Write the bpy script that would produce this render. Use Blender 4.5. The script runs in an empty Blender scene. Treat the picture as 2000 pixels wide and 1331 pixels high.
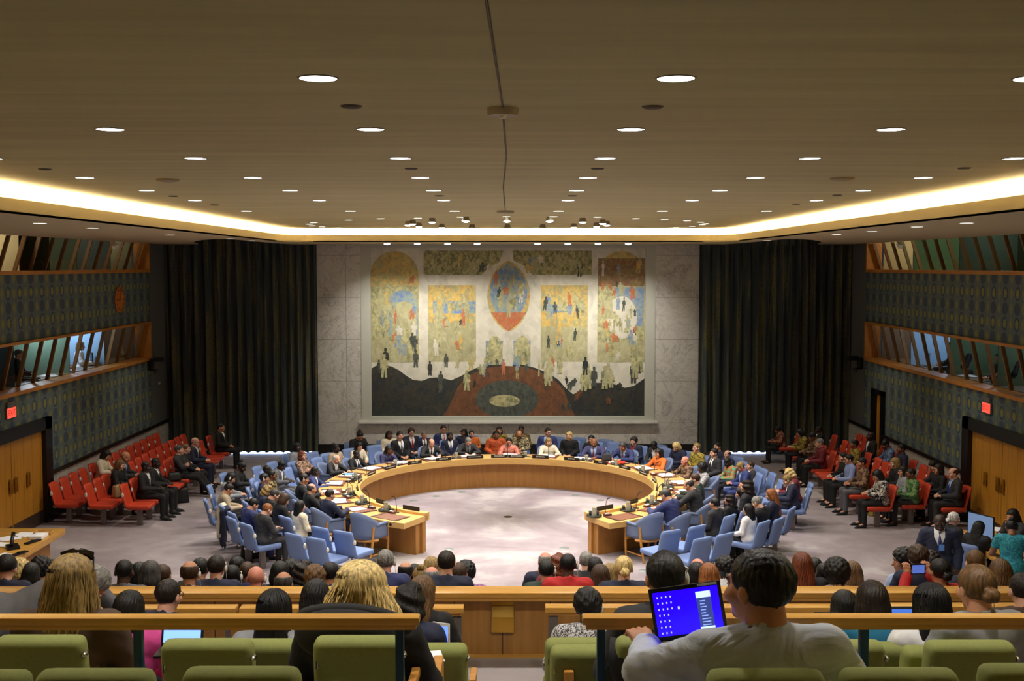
import bpy, bmesh, math, random
import numpy as np
from mathutils import Vector, Matrix, Euler
sc = bpy.context.scene
COL = sc.collection
random.seed(7)
PI = math.pi
# ------------------------------------------------------------------ camera, world, exposure
F = 2180.0                       # focal length in pixels of the 2000 px wide frame
CX, CZ = 0.07, 5.6
PITCH = math.atan(146.5 / F)
YAW = math.atan(3.0 / F)
cam_d = bpy.data.cameras.new('camera')
cam_d.sensor_width = 36.0
cam_d.lens = 36.0 * F / 2000.0
cam_d.clip_end = 200
cam = bpy.data.objects.new('camera', cam_d)
COL.objects.link(cam)
cam.location = (CX, 0, CZ)
cam.rotation_euler = (PI / 2 - PITCH, 0, -YAW)
sc.camera = cam
w = bpy.data.worlds.new('world'); sc.world = w
w.use_nodes = True
w.node_tree.nodes['Background'].inputs[0].default_value = (.5, .5, .55, 1)
w.node_tree.nodes['Background'].inputs[1].default_value = 0.02
vs = sc.view_settings
vs.view_transform = 'Standard'; vs.look = 'None'; vs.gamma = 1; vs.use_curve_mapping = False
vs.exposure = 1.15
sc.cycles.use_denoising = True
sc.cycles.max_bounces = 6
sc.cycles.diffuse_bounces = 4
sc.cycles.glossy_bounces = 2
sc.cycles.transmission_bounces = 4
sc.cycles.sample_clamp_indirect = 4.0
sc.cycles.caustics_reflective = False
sc.cycles.caustics_refractive = False
CEIL = 6.58; SOFF = 6.22; TC = 24.5   # ceiling, soffit, table centre depth
def lamp(name, typ, loc, energy, color=(1, 1, 1), target=None, size=.1, angle=60, blend=.6, parent=None):
    d = bpy.data.lights.new(name, typ); d.energy = energy; d.color = color
    if typ == 'SPOT':
        d.spot_size = math.radians(angle); d.spot_blend = blend; d.shadow_soft_size = size
    elif typ == 'POINT': d.shadow_soft_size = size
    o = bpy.data.objects.new(name, d); COL.objects.link(o); o.location = loc
    if target is None: target = (loc[0], loc[1], loc[2] - 1)
    o.rotation_euler = (Vector(target) - Vector(loc)).to_track_quat('-Z', 'Y').to_euler()
    return o
E_KEY, E_DOWN, E_WASH, E_COVE, E_FILL = 365, 150, 125, 16.0, 120
WARM = (1, .83, .62); WHITE = (1, .95, .9)
# strong spots of the lamp ring over the horseshoe table
for k in range(12):
    a = k * PI / 6 + .2
    lamp('table_light', 'SPOT', (2.6 * math.cos(a), 25.6 + 1.9 * math.sin(a), 6.36), E_KEY, (1, .95, .93),
         (3.6 * math.cos(a + .5), TC + 3.4 * math.sin(a + .5), .7), .06, 62, .8)
# ordinary downlights: one lamp for every second fixture of the grid
for y in (5.9, 10.3, 14.6, 18.9, 22.6):
    for x in (-4.65, -2.79, -.93, .93, 2.79, 4.65):
        if y < 12 and abs(x) > 4: continue
        lamp('downlight_lamp', 'SPOT', (x, y, 6.5), E_DOWN * (.5 if y < 7 else .65 if y < 12 else 1.0), (1, .93, .85), None, .09, 125, .8)
for x in (-3.55, -2.65, -1.77, -.9, .87, 1.75, 2.63, 3.5):
    lamp('mural_washer_lamp', 'SPOT', (x, 30.9, 6.12), E_WASH, (1, .93, .8), (x * 1.05, 32.9, 2.6), .08, 85, .9)
for s in (-1, 1):
    for y in (13.0, 18.5, 24.0, 29.0):
        lamp('soffit_lamp', 'SPOT', (s * 7.4, y, 6.16), E_FILL, (1, .92, .8), (s * 8.3, y + .3, 0), .08, 80, .8)
# ------------------------------------------------------------------ picture geometry helper
_fw = Vector((math.sin(YAW) * math.cos(PITCH), math.cos(YAW) * math.cos(PITCH), -math.sin(PITCH)))
_rt = Vector((math.cos(YAW), -math.sin(YAW), 0)); _up = _rt.cross(_fw)
def ray(px, py):
    return (_fw + _rt * ((px - 1000) / F) + _up * ((665.5 - py) / F))
def at_z(px, py, z):
    d = ray(px, py); t = (z - CZ) / d.z
    return Vector((CX + d.x * t, d.y * t, z))
def at_x(px, py, X):
    d = ray(px, py); t = (X - CX) / d.x
    return Vector((X, d.y * t, CZ + d.z * t))
def at_y(px, py, Y):
    d = ray(px, py); t = Y / d.y
    return Vector((CX + d.x * t, Y, CZ + d.z * t))
# ------------------------------------------------------------------ materials
MATS = {}
def lin(c):
    return tuple((x / 12.92 if x <= .04045 else ((x + .055) / 1.055) ** 2.4) for x in c)
def mat(name, c=(.8, .8, .8), rough=.6, metal=0, emit=None, es=0, alpha=None, trans=0, var=0, vscale=8, srgb=True, spec=.5, sheen=0):
    if name in MATS: return MATS[name]
    m = bpy.data.materials.new(name); m.use_nodes = True
    nt = m.node_tree; b = nt.nodes['Principled BSDF']
    if srgb: c = lin(c)
    b.inputs['Base Color'].default_value = (*c, 1)
    b.inputs['Roughness'].default_value = rough
    b.inputs['Metallic'].default_value = metal
    b.inputs['Specular IOR Level'].default_value = spec
    if trans: b.inputs['Transmission Weight'].default_value = trans
    if emit:
        b.inputs['Emission Color'].default_value = (*emit, 1); b.inputs['Emission Strength'].default_value = es
    if var:
        n = nt.nodes.new('ShaderNodeTexNoise'); n.inputs['Scale'].default_value = vscale; n.inputs['Detail'].default_value = 4
        tc = nt.nodes.new('ShaderNodeTexCoord'); nt.links.new(tc.outputs['Object'], n.inputs['Vector'])
        r = nt.nodes.new('ShaderNodeValToRGB')
        r.color_ramp.elements[0].position = .3; r.color_ramp.elements[1].position = .7
        r.color_ramp.elements[0].color = (*[x * (1 - var) for x in c], 1); r.color_ramp.elements[1].color = (*[min(1, x * (1 + var)) for x in c], 1)
        nt.links.new(n.outputs['Fac'], r.inputs['Fac']); nt.links.new(r.outputs['Color'], b.inputs['Base Color'])
        bp = nt.nodes.new('ShaderNodeBump'); bp.inputs['Strength'].default_value = .15
        nt.links.new(n.outputs['Fac'], bp.inputs['Height']); nt.links.new(bp.outputs['Normal'], b.inputs['Normal'])
    MATS[name] = m; return m
class NB:
    """small node-building helper"""
    def __init__(s, name):
        s.m = bpy.data.materials.new(name); s.m.use_nodes = True; s.nt = s.m.node_tree; s.b = s.nt.nodes['Principled BSDF']
        MATS[name] = s.m
        s.tc = s.nt.nodes.new('ShaderNodeTexCoord')
    def put(s, sock, v):
        if isinstance(v, (int, float, tuple)): sock.default_value = v
        else: s.nt.links.new(v, sock)
    def math(s, op, a, b=0.0, c=0.0):
        n = s.nt.nodes.new('ShaderNodeMath'); n.operation = op
        for i, v in enumerate((a, b, c)): s.put(n.inputs[i], v)
        return n.outputs[0]
    def sep(s, v=None):
        n = s.nt.nodes.new('ShaderNodeSeparateXYZ'); s.nt.links.new(v or s.tc.outputs['Object'], n.inputs[0]); return n.outputs
    def mapping(s, scale=(1, 1, 1), rot=(0, 0, 0), coord='Object', src=None):
        n = s.nt.nodes.new('ShaderNodeMapping'); n.inputs['Scale'].default_value = scale; n.inputs['Rotation'].default_value = rot
        s.nt.links.new(src or s.tc.outputs[coord], n.inputs['Vector']); return n.outputs[0]
    def noise(s, vec, scale, detail=3, dist=0, rough=.5):
        n = s.nt.nodes.new('ShaderNodeTexNoise'); s.nt.links.new(vec, n.inputs['Vector'])
        n.inputs['Scale'].default_value = scale; n.inputs['Detail'].default_value = detail; n.inputs['Distortion'].default_value = dist
        n.inputs['Roughness'].default_value = rough
        return n.outputs
    def vor(s, vec, scale, feature='F1'):
        n = s.nt.nodes.new('ShaderNodeTexVoronoi'); s.nt.links.new(vec, n.inputs['Vector']); n.inputs['Scale'].default_value = scale; n.feature = feature
        return n.outputs
    def ramp(s, fac, stops, interp='LINEAR'):
        n = s.nt.nodes.new('ShaderNodeValToRGB'); n.color_ramp.interpolation = interp
        e = n.color_ramp.elements
        while len(e) < len(stops): e.new(.5)
        for i, (p, c) in enumerate(stops):
            e[i].position = p; e[i].color = (*lin(c), 1)
        s.nt.links.new(fac, n.inputs['Fac']); return n.outputs['Color']
    def mix(s, fac, a, b, blend='MIX'):
        n = s.nt.nodes.new('ShaderNodeMix'); n.data_type = 'RGBA'; n.blend_type = blend
        s.put(n.inputs[0], fac)
        for i, v in ((6, a), (7, b)):
            if isinstance(v, tuple): n.inputs[i].default_value = (*lin(v), 1)
            else: s.nt.links.new(v, n.inputs[i])
        return n.outputs[2]
    def bump(s, h, st=.2, dist=.02):
        n = s.nt.nodes.new('ShaderNodeBump'); n.inputs['Strength'].default_value = st; n.inputs['Distance'].default_value = dist
        s.nt.links.new(h, n.inputs['Height']); s.nt.links.new(n.outputs[0], s.b.inputs['Normal'])
    def done(s, col, rough=.6, spec=.5):
        s.put(s.b.inputs['Base Color'], col if not isinstance(col, tuple) else (*lin(col), 1))
        s.put(s.b.inputs['Roughness'], rough); s.b.inputs['Specular IOR Level'].default_value = spec
        return s.m
def wood(name, c1, c2, sc_=(1, 1, 1), scale=3, rough=.38, bands=0):
    n = NB(name); v = n.mapping(sc_)
    a = n.noise(v, scale, 6, .6)['Fac']
    col = n.ramp(a, [(.3, c1), (.7, c2)])
    if bands:
        y = n.sep()[bands - 1]
        ln = n.math('LESS_THAN', n.math('PINGPONG', y, .21), .006)
        col = n.mix(ln, col, tuple(x * .55 for x in c1))
    n.bump(a, .05); return n.done(col, rough)
def marble(name, base, vein, scale=1.0, slab=0):
    n = NB(name); v = n.mapping((1, 1, 1))
    d = n.noise(v, 1.3 * scale, 6, 1.2)
    nz = n.noise(v, .9 * scale, 8, 2.2, .6)['Fac']
    ridge = n.math('ABSOLUTE', n.math('SUBTRACT', nz, .5))
    msk = n.noise(v, .7, 3)['Fac']
    col = n.ramp(ridge, [(0, vein), (.01, tuple((a + b) / 2 for a, b in zip(base, vein))), (.035, base)])
    col = n.mix(n.ramp(msk, [(.38, (.1, .1, .1)), (.55, (1, 1, 1))]), base, col)
    nz2 = n.noise(v, 3.2 * scale, 7, 1.4, .65)['Fac']; rd2 = n.math('ABSOLUTE', n.math('SUBTRACT', nz2, .52))
    col = n.mix(.5, col, n.ramp(rd2, [(0, vein), (.03, base)]))
    cl = n.ramp(d['Fac'], [(.3, tuple(x * .9 for x in base)), (.7, base)])
    col = n.mix(.5, col, cl, 'MULTIPLY') if False else n.mix(.35, col, cl)
    if slab:
        x = n.sep()
        l1 = n.math('LESS_THAN', n.math('PINGPONG', n.math('ADD', x[0], .28), slab / 2), .006)
        l2 = n.math('LESS_THAN', n.math('PINGPONG', n.math('ADD', x[2], .3), .62), .005)
        col = n.mix(n.math('MAXIMUM', l1, l2), col, tuple(x * .6 for x in base))
    return n.done(col, .35)
def fabric_damask(name, ground, dark, gold, axis, bright=1):
    n = NB(name); s = n.sep()
    u = n.math('SUBTRACT', n.math('FRACT', n.math('DIVIDE', s[axis], .545)), .5)
    vv = n.math('SUBTRACT', n.math('FRACT', n.math('DIVIDE', n.math('ADD', s[2], .15), .61)), .5)
    uu = n.math('MULTIPLY', u, .545); wv = n.math('MULTIPLY', vv, .61)
    d = n.math('SQRT', n.math('ADD', n.math('MULTIPLY', n.math('MULTIPLY', uu, uu), 1.7), n.math('MULTIPLY', wv, wv)))
    chk = n.math('GREATER_THAN', n.math('MULTIPLY', n.math('SINE', n.math('MULTIPLY', n.math('ADD', uu, wv), 95.0)), n.math('SINE', n.math('MULTIPLY', n.math('SUBTRACT', uu, wv), 95.0))), -.1)
    med = n.math('MULTIPLY', n.math('LESS_THAN', d, .085), chk)
    ring = n.math('MULTIPLY', n.math('GREATER_THAN', d, .1), n.math('LESS_THAN', d, .15))
    au = n.math('ABSOLUTE', u); av = n.math('ABSOLUTE', vv)
    wob = n.math('MULTIPLY', n.math('COSINE', n.math('MULTIPLY', av, 12.566)), .07)
    colm = n.math('GREATER_THAN', n.math('ADD', au, wob), .42)
    strp = n.math('GREATER_THAN', n.math('SINE', n.math('MULTIPLY', uu, 260.0)), -.2)
    colm = n.math('MULTIPLY', colm, strp)
    oval = n.math('LESS_THAN', n.math('ADD', n.math('MULTIPLY', n.math('MULTIPLY', u, u), 9.0), n.math('MULTIPLY', n.math('MULTIPLY', n.math('SUBTRACT', av, .5), n.math('SUBTRACT', av, .5)), 12.0)), .55)
    c = n.mix(n.math('MULTIPLY', oval, .8), ground, dark)
    c = n.mix(n.math('MULTIPLY', ring, .9), c, dark)
    c = n.mix(n.math('MULTIPLY', colm, .75), c, gold)
    c = n.mix(med, c, gold)
    fine = n.noise(n.mapping((1, 1, 1)), 60, 2)['Fac']
    c = n.mix(.35, c, n.ramp(fine, [(.3, (.25, .25, .25)), (.7, (.9, .9, .9))]), 'MULTIPLY')
    return n.done(c, .85, .2)
def batik(name, cols, scale=14):
    n = NB(name); v = n.mapping((1, 1, 1)); nz = n.noise(v, scale, 3, 1.5)['Fac']
    k = len(cols); st = [(.36 + .28 * i / max(1, k - 1), c) for i, c in enumerate(cols)]
    return n.done(n.ramp(nz, st, 'CONSTANT' if k > 2 else 'LINEAR'), .8)
M_oak = wood('oak', (.78, .61, .34), (.85, .69, .42), (.6, .6, 6), 3)
M_oakp = wood('oak_panel', (.62, .43, .19), (.70, .50, .25), (5, 5, .5), 2.5, .45)
M_oakd = wood('oak_door', (.66, .45, .14), (.74, .52, .18), (4, 4, .4), 3, .4, 2)
M_oakw = wood('oak_window_frame', (.66, .42, .16), (.74, .50, .21), (3, .5, 3), 3, .45)
M_rail = wood('oak_rail', (.74, .54, .24), (.83, .63, .30), (.5, 5, 5), 3, .3)
M_black = mat('black_stone', (.03, .03, .03), .35)
M_blackm = mat('black_plastic', (.05, .05, .055), .45)
M_marble = marble('grey_marble', (.76, .755, .74), (.36, .36, .36), .8, 1.5)
M_white = mat('white_plastic', (.86, .85, .82), .4)
M_paper = mat('paper', (.96, .96, .97), .8)
M_bluechair = mat('blue_upholstery', (.43, .52, .71), .7, var=.04, vscale=40)
M_bluearm = mat('slate_blue_upholstery', (.41, .47, .60), .8, var=.05, vscale=40)
M_red = mat('red_upholstery', (.76, .25, .14), .5, var=.04, vscale=30)
M_green = mat('green_upholstery', (.53, .555, .31), .9, var=.05, vscale=60)
M_post = mat('grey_metal', (.5, .47, .45), .4, .6)
M_chrome = mat('chrome', (.75, .75, .75), .2, 1)
M_teal = mat('teal_steel', (.10, .24, .34), .4, .3)
M_blotter = mat('brown_leather', (.48, .30, .21), .5, var=.05)
M_blotter_d = mat('dark_leather', (.30, .13, .09), .45)
M_glass = mat('drinking_glass', (.85, .9, .88), .05, trans=.9, spec=.5)
M_brass = mat('brass', (.80, .62, .25), .35, .9)
def curt():
    n = NB('curtain_fabric'); s = n.sep(); v = n.mapping((1, 1, .05)); a = n.noise(v, 9, 3)['Fac']; b = n.noise(n.mapping((1, 1, .9)), 22, 3)['Fac']
    m = n.math('MULTIPLY', n.math('GREATER_THAN', a, .55), n.math('GREATER_THAN', b, .47))
    c = n.ramp(a, [(.35, (.21, .24, .26)), (.6, (.30, .32, .30))]); c = n.mix(n.math('MULTIPLY', m, .4), c, (.50, .45, .15))
    return n.done(c, .9, .15)
M_curtain = curt()
M_wallf = fabric_damask('wall_fabric', (.40, .46, .46), (.28, .33, .41), (.66, .62, .17), 1)
def ceil_mat():
    n = NB('ceiling_plaster')
    a = n.noise(n.mapping((.25, 2.6, 1)), 1.6, 5, .3)['Fac']
    c = n.ramp(a, [(.3, (.72, .69, .51)), (.7, (.79, .76, .58))])
    x = n.sep()
    l = n.math('LESS_THAN', n.math('PINGPONG', n.math('ADD', x[1], -.1), 3.2), .006)
    return n.done(n.mix(l, c, (.42, .36, .26)), .75)
M_ceil = ceil_mat()
M_soff = mat('soffit_plaster', (.74, .69, .55), .8)
def carpet():
    n = NB('carpet'); v = n.mapping((1, 1, 1))
    a = n.noise(v, .45, 5, .8, .55)['Fac']; b = n.noise(v, 90, 2)['Fac']; c = n.noise(v, 3.0, 4)['Fac']
    col = n.ramp(a, [(.40, (.59, .545, .56)), (.52, (.64, .60, .61)), (.60, (.72, .69, .69))])
    col = n.mix(.25, col, n.ramp(b, [(.3, (.5, .5, .5)), (.7, (1, 1, 1))]), 'MULTIPLY')
    col = n.mix(.3, col, n.ramp(c, [(.3, (.75, .75, .75)), (.7, (1, 1, 1))]), 'MULTIPLY')
    n.bump(b, .3, .01); return n.done(col, .95, .1)
M_carpet = carpet()
M_carpetg = mat('gallery_carpet', (.58, .55, .55), .95, var=.05, vscale=5)
# ------------------------------------------------------------------ mesh builder
class MB:
    def __init__(s): s.v = []; s.f = []; s.mi = []; s.cur = 0
    def add(s, vs_, fs, M=None):
        o = len(s.v)
        s.v += [tuple(M @ Vector(p)) if M is not None else tuple(p) for p in vs_]
        s.f += [tuple(i + o for i in f) for f in fs]; s.mi += [s.cur] * len(fs); return s
    def box(s, c, d, M=None):
        x, y, z = (q / 2 for q in d); cx, cy, cz = c
        vs_ = [(cx + a * x, cy + b * y, cz + e * z) for e in (-1, 1) for b in (-1, 1) for a in (-1, 1)]
        return s.add(vs_, [(0, 2, 3, 1), (4, 5, 7, 6), (0, 1, 5, 4), (1, 3, 7, 5), (3, 2, 6, 7), (2, 0, 4, 6)], M)
    def bb(s, x0, x1, y0, y1, z0, z1): return s.box(((x0 + x1) / 2, (y0 + y1) / 2, (z0 + z1) / 2), (abs(x1 - x0), abs(y1 - y0), abs(z1 - z0)))
    def rbox(s, c, d, r=.02, M=None, seg=2, taper=None):
        bm = bmesh.new(); bmesh.ops.create_cube(bm, size=1)
        for v in bm.verts:
            if taper and v.co.z > 0: v.co.x *= taper[0]; v.co.y *= taper[1]
            v.co = Vector((v.co.x * d[0], v.co.y * d[1], v.co.z * d[2]))
        bmesh.ops.bevel(bm, geom=bm.edges[:], offset=min(r, min(d) * .49), segments=seg, profile=.6, affect='EDGES')
        bm.verts.index_update()
        vs_ = [v.co + Vector(c) for v in bm.verts]; fs = [tuple(v.index for v in f.verts) for f in bm.faces]; bm.free()
        return s.add(vs_, fs, M)
    def tube(s, pts, r, n=8, cap=True):
        pts = [Vector(p) for p in pts]; rs = r if isinstance(r, (list, tuple)) else [r] * len(pts)
        vs_, fs = [], []
        up = Vector((0, 0, 1))
        for i, p in enumerate(pts):
            t = (pts[min(i + 1, len(pts) - 1)] - pts[max(i - 1, 0)]).normalized()
            a = t.cross(up if abs(t.z) < .95 else Vector((1, 0, 0))).normalized(); b = t.cross(a)
            for k in range(n):
                q = 2 * PI * k / n; vs_.append(p + (a * math.cos(q) + b * math.sin(q)) * rs[i])
        for i in range(len(pts) - 1):
            for k in range(n):
                k2 = (k + 1) % n; fs.append((i * n + k, i * n + k2, (i + 1) * n + k2, (i + 1) * n + k))
        if cap: fs.append(tuple(range(n))); fs.append(tuple(range((len(pts) - 1) * n, len(pts) * n))[::-1])
        return s.add(vs_, fs)
    def lathe(s, prof, c=(0, 0, 0), n=24, M=None):
        vs_, fs = [], []
        for (r, z) in prof:
            for k in range(n):
                q = 2 * PI * k / n; vs_.append((c[0] + r * math.cos(q), c[1] + r * math.sin(q), c[2] + z))
        for i in range(len(prof) - 1):
            for k in range(n):
                k2 = (k + 1) % n; fs.append((i * n + k, i * n + k2, (i + 1) * n + k2, (i + 1) * n + k))
        return s.add(vs_, fs, M)
    def disc(s, c, r, n=24, M=None, rx=None):
        return s.add([(c[0] + r * math.cos(2 * PI * k / n), c[1] + (rx or r) * math.sin(2 * PI * k / n), c[2]) for k in range(n)], [tuple(range(n))], M)
    def prism(s, poly, z0, z1, M=None):
        n = len(poly)
        vs_ = [(x, y, z0) for x, y in poly] + [(x, y, z1) for x, y in poly]
        fs = [tuple(range(n))[::-1], tuple(range(n, 2 * n))] + [(i, (i + 1) % n, n + (i + 1) % n, n + i) for i in range(n)]
        return s.add(vs_, fs, M)
    def ring(s, r0, r1, z0, z1, p0, p1, n=60, c=(0, TC)):
        def P(r, p, z): return (c[0] - r * math.sin(math.radians(p)), c[1] - r * math.cos(math.radians(p)), z)
        vs_, fs = [], []
        for i in range(n + 1):
            p = p0 + (p1 - p0) * i / n
            vs_ += [P(r0, p, z0), P(r1, p, z0), P(r1, p, z1), P(r0, p, z1)]
        for i in range(n):
            a, b = i * 4, i * 4 + 4
            for k in range(4):
                k2 = (k + 1) % 4; fs.append((a + k, a + k2, b + k2, b + k))
        fs.append((0, 3, 2, 1)); fs.append((n * 4, n * 4 + 1, n * 4 + 2, n * 4 + 3))
        return s.add(vs_, fs)
    def ell(s, c, r, n=12, m=8, M=None):
        vs_, fs = [(c[0], c[1], c[2] - r[2])], []
        for j in range(1, m):
            t = PI * j / m
            for k in range(n):
                q = 2 * PI * k / n
                vs_.append((c[0] + r[0] * math.sin(t) * math.cos(q), c[1] + r[1] * math.sin(t) * math.sin(q), c[2] - r[2] * math.cos(t)))
        vs_.append((c[0], c[1], c[2] + r[2])); L = len(vs_) - 1
        for k in range(n):
            k2 = (k + 1) % n; fs.append((0, 1 + k2, 1 + k))
            fs.append((L, L - n + k, L - n + k2))
            for j in range(m - 2):
                a = 1 + j * n; fs.append((a + k, a + k2, a + n + k2, a + n + k))
        return s.add(vs_, fs, M)
    def mesh(s, name, mats, smooth=False):
        me = bpy.data.meshes.new(name); me.from_pydata(s.v, [], s.f)
        for m in (mats if isinstance(mats, (list, tuple)) else [mats]): me.materials.append(m)
        if any(s.mi): me.polygons.foreach_set('material_index', s.mi)
        bm = bmesh.new(); bm.from_mesh(me); bmesh.ops.recalc_face_normals(bm, faces=bm.faces); bm.to_mesh(me); bm.free()
        if smooth:
            me.polygons.foreach_set('use_smooth', [True] * len(me.polygons))
            if smooth == 'auto': me.set_sharp_from_angle(angle=math.radians(40))
        me.update(); return me
    def obj(s, name, mats, parent=None, smooth='auto'):
        return link(s.mesh(name, mats, smooth), name, parent)
def link(me, name, parent=None, loc=None, rotz=0):
    o = bpy.data.objects.new(name, me); COL.objects.link(o)
    if parent: o.parent = parent
    if loc is not None: o.location = loc
    if rotz: o.rotation_euler = (0, 0, rotz)
    return o
USED = {}
def tag(o, label, cat, group=None, kind=None):
    if label in USED: print('DUPLABEL', label)
    n = len(label.split())
    if n < 4 or n > 16: print('BADLABEL', n, label)
    USED[label] = 1
    o['label'] = label; o['category'] = cat
    if group: o['group'] = group
    if kind: o['kind'] = kind
    return o
def empty(name, loc, rz=0):
    o = bpy.data.objects.new(name, None); COL.objects.link(o); o.location = loc; o.rotation_euler = (0, 0, rz); o.empty_display_size = .1
    return o
def struct(mb, name, mats, parent=None, smooth=False):
    o = mb.obj(name, mats, parent, smooth)
    if not parent: o['kind'] = 'structure'
    return o
def copy_tree(o, parent=None):
    c = o.copy(); COL.objects.link(c); c.parent = parent
    for ch in o.children: copy_tree(ch, c)
    return c
ORD = ['first', 'second', 'third', 'fourth', 'fifth', 'sixth', 'seventh', 'eighth', 'ninth', 'tenth', 'eleventh', 'twelfth', 'thirteenth', 'fourteenth', 'fifteenth', 'sixteenth', 'seventeenth', 'eighteenth', 'nineteenth', 'twentieth', 'twenty-first', 'twenty-second', 'twenty-third']
def text_mesh(txt, size, m, parent, loc, rot, name='lettering'):
    cu = bpy.data.curves.new('t', 'FONT'); cu.body = txt; cu.size = size; cu.align_x = 'CENTER'; cu.align_y = 'CENTER'; cu.extrude = .001
    to = bpy.data.objects.new('t', cu); COL.objects.link(to)
    bpy.context.view_layer.update()
    me = bpy.data.meshes.new_from_object(to.evaluated_get(bpy.context.evaluated_depsgraph_get()))
    bpy.data.objects.remove(to); me.materials.clear(); me.materials.append(m)
    o = link(me, name, parent, loc); o.rotation_euler = rot; return o
# ------------------------------------------------------------------ the room
WX = 10.1; WY = 32.9; YB = -3.0; YW = 31.3
YD0 = 22.1; YD1 = 24.0           # big side doors span (continues out of frame)
g = MB(); g.bb(-WX - .1, WX + .1, 14.2, 33.6, -.1, 0)
struct(g, 'floor', M_carpet)
steps = [(13.1, 14.2, .86), (12.0, 13.1, 1.12), (10.9, 12.0, 1.38), (9.72, 10.9, 1.63), (7.3, 9.72, 2.16), (6.0, 7.3, 2.45), (4.65, 6.0, 2.93), (3.0, 4.65, 3.33), (1.8, 3.0, 3.68), (YB, 1.8, 4.0)]
g = MB()
for a, b, z in steps: g.bb(-WX - .1, WX + .1, a, b, -.1, z)
struct(g, 'floor_gallery', M_carpetg)
g = MB(); g.bb(-6.35, 6.35, YB, 30.06, CEIL, CEIL + .12)
struct(g, 'ceiling', M_ceil)
# side walls with the two long window bands and door openings
for s, nm in ((-1, 'left'), (1, 'right')):
    g = MB(); x0, x1 = s * WX, s * (WX + .12)
    ye = 33.4
    holes_small = (s == 1)
    g.bb(x0, x1, YB, 21.0, -.1, 3.0); g.bb(x0, x1, 24.05, (29.85 if holes_small else ye), -.1, 3.0)
    g.bb(x0, x1, 21.0, 24.05, 2.06, 3.0)
    if holes_small:
        g.bb(x0, x1, 30.45, ye, -.1, 3.0); g.bb(x0, x1, 29.85, 30.45, 2.1, 3.0)
    g.bb(x0, x1, YB, ye, 4.0, 5.46); g.bb(x0, x1, YW, ye, 3.0, 4.0); g.bb(x0, x1, YW, ye, 5.46, SOFF + .3)
    g.bb(x0, x1, YB, 8, 3.0, 4.0); g.bb(x0, x1, YB, 8, 5.46, SOFF + .3)
    struct(g, 'wall_' + nm, M_wallf)
    # plain strip of unpatterned cloth next to the curtain corner
    g = MB(); g.bb(s * (WX - .012), s * (WX + .01), YW + .12, 33.0, 1.07, 6.2)
    struct(g, 'wall_%s_panel' % nm, mat('plain_wall_cloth', (.34, .35, .34), .9))
    # marble dado, black rail, black base
    segs = [(24.35, 29.72), (30.58, 33)] if s == 1 else [(24.35, 33)]
    g = MB(); [g.bb(s * (WX - .03), s * WX, a, b, .2, 1.0) for a, b in segs]
    struct(g, 'trim_%d' % (1 if s < 0 else 2), M_marble)
    g = MB(); [g.bb(s * (WX - .06), s * WX, a, b, .99, 1.07) for a, b in segs]
    struct(g, 'trim_%d' % (3 if s < 0 else 4), M_black)
    g = MB(); [g.bb(s * (WX - .05), s * WX, a, b, 0, .21) for a, b in segs]
    struct(g, 'baseboard_' + nm, M_black)
    # double door with black surround
    g = MB()
    g.bb(s * (WX - .1), s * (WX + .1), 24.02, 24.36, 0, 2.3); g.bb(s * (WX - .1), s * (WX + .1), 20.7, 24.36, 2.05, 2.3); g.bb(s * (WX - .1), s * (WX + .1), 20.7, 21.0, 0, 2.3)
    d = empty('door_%d' % (1 if s < 0 else 2), (0, 0, 0)); d['kind'] = 'structure'
    g.obj('door_surround', M_black, d, False)
    for (a, b) in ((22.54, 24.02), (21.02, 22.52)):
        q = MB(); q.bb(s * (WX + .0), s * (WX + .05), a, b, .0, 2.05)
        leaf = q.obj('door_leaf', M_oakd, d, False)
        q = MB(); q.bb(s * (WX - .006), s * WX, a + .02, b - .02, .01, .3); q.obj('kick_plate', mat('kick_plate', (.33, .26, .22), .4, .5), leaf, False)
    for hy in (22.42, 22.66, 23.25):
        q = MB(); q.rbox((s * (WX - .04), hy, 1.12), (.03, .1, .3), .01); q.rbox((s * (WX - .02), hy, 1.12), (.05, .04, .06), .01)
        q.obj('door_handle', M_brass, d)
    # backing of the door opening
g = MB(); g.bb(WX - .08, WX + .08, 29.66, 29.86, 0, 2.22); g.bb(WX - .08, WX + .08, 30.44, 30.64, 0, 2.22); g.bb(WX - .08, WX + .08, 29.66, 30.64, 2.1, 2.22)
d3 = empty('door_3', (0, 0, 0)); d3['kind'] = 'structure'
g.obj('door_surround', M_black, d3, False)
q = MB(); q.bb(WX + .03, WX + .08, 29.86, 30.44, 0, 2.1); q.obj('door_leaf', M_oakd, d3, False)
# back wall: marble centre, plain structure behind the curtains
MX = 5.63
g = MB(); g.bb(-WX - .1, WX + .1, 33.4, 33.5, -.1, 6.9)
struct(g, 'wall_back', mat('dark_wall', (.1, .1, .1), .9))
g = MB(); g.bb(-MX, -4.32, WY, 33.4, 0, SOFF + .35); g.bb(4.32, MX, WY, 33.4, 0, SOFF + .35); g.bb(-4.32, 4.32, WY, 33.4, 0, .98); g.bb(-4.32, 4.32, WY + .12, 33.4, .98, SOFF + .35)
struct(g, 'wall_back_marble', M_marble)
g = MB(); g.bb(-MX - .01, MX + .01, WY - .03, WY, 0, .3); struct(g, 'baseboard_back', M_black)
g = MB(); g.bb(-4.42, 4.42, WY - .12, WY + .12, .93, 1.0); struct(g, 'trim_5', mat('pale_marble', (.80, .80, .78), .35, var=.05, vscale=3))
g = MB(); g.bb(-WX - .1, WX + .1, YB - .1, YB, -.1, 6.9); struct(g, 'wall_front', mat('front_wall', (.2, .19, .17), .9))
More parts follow.
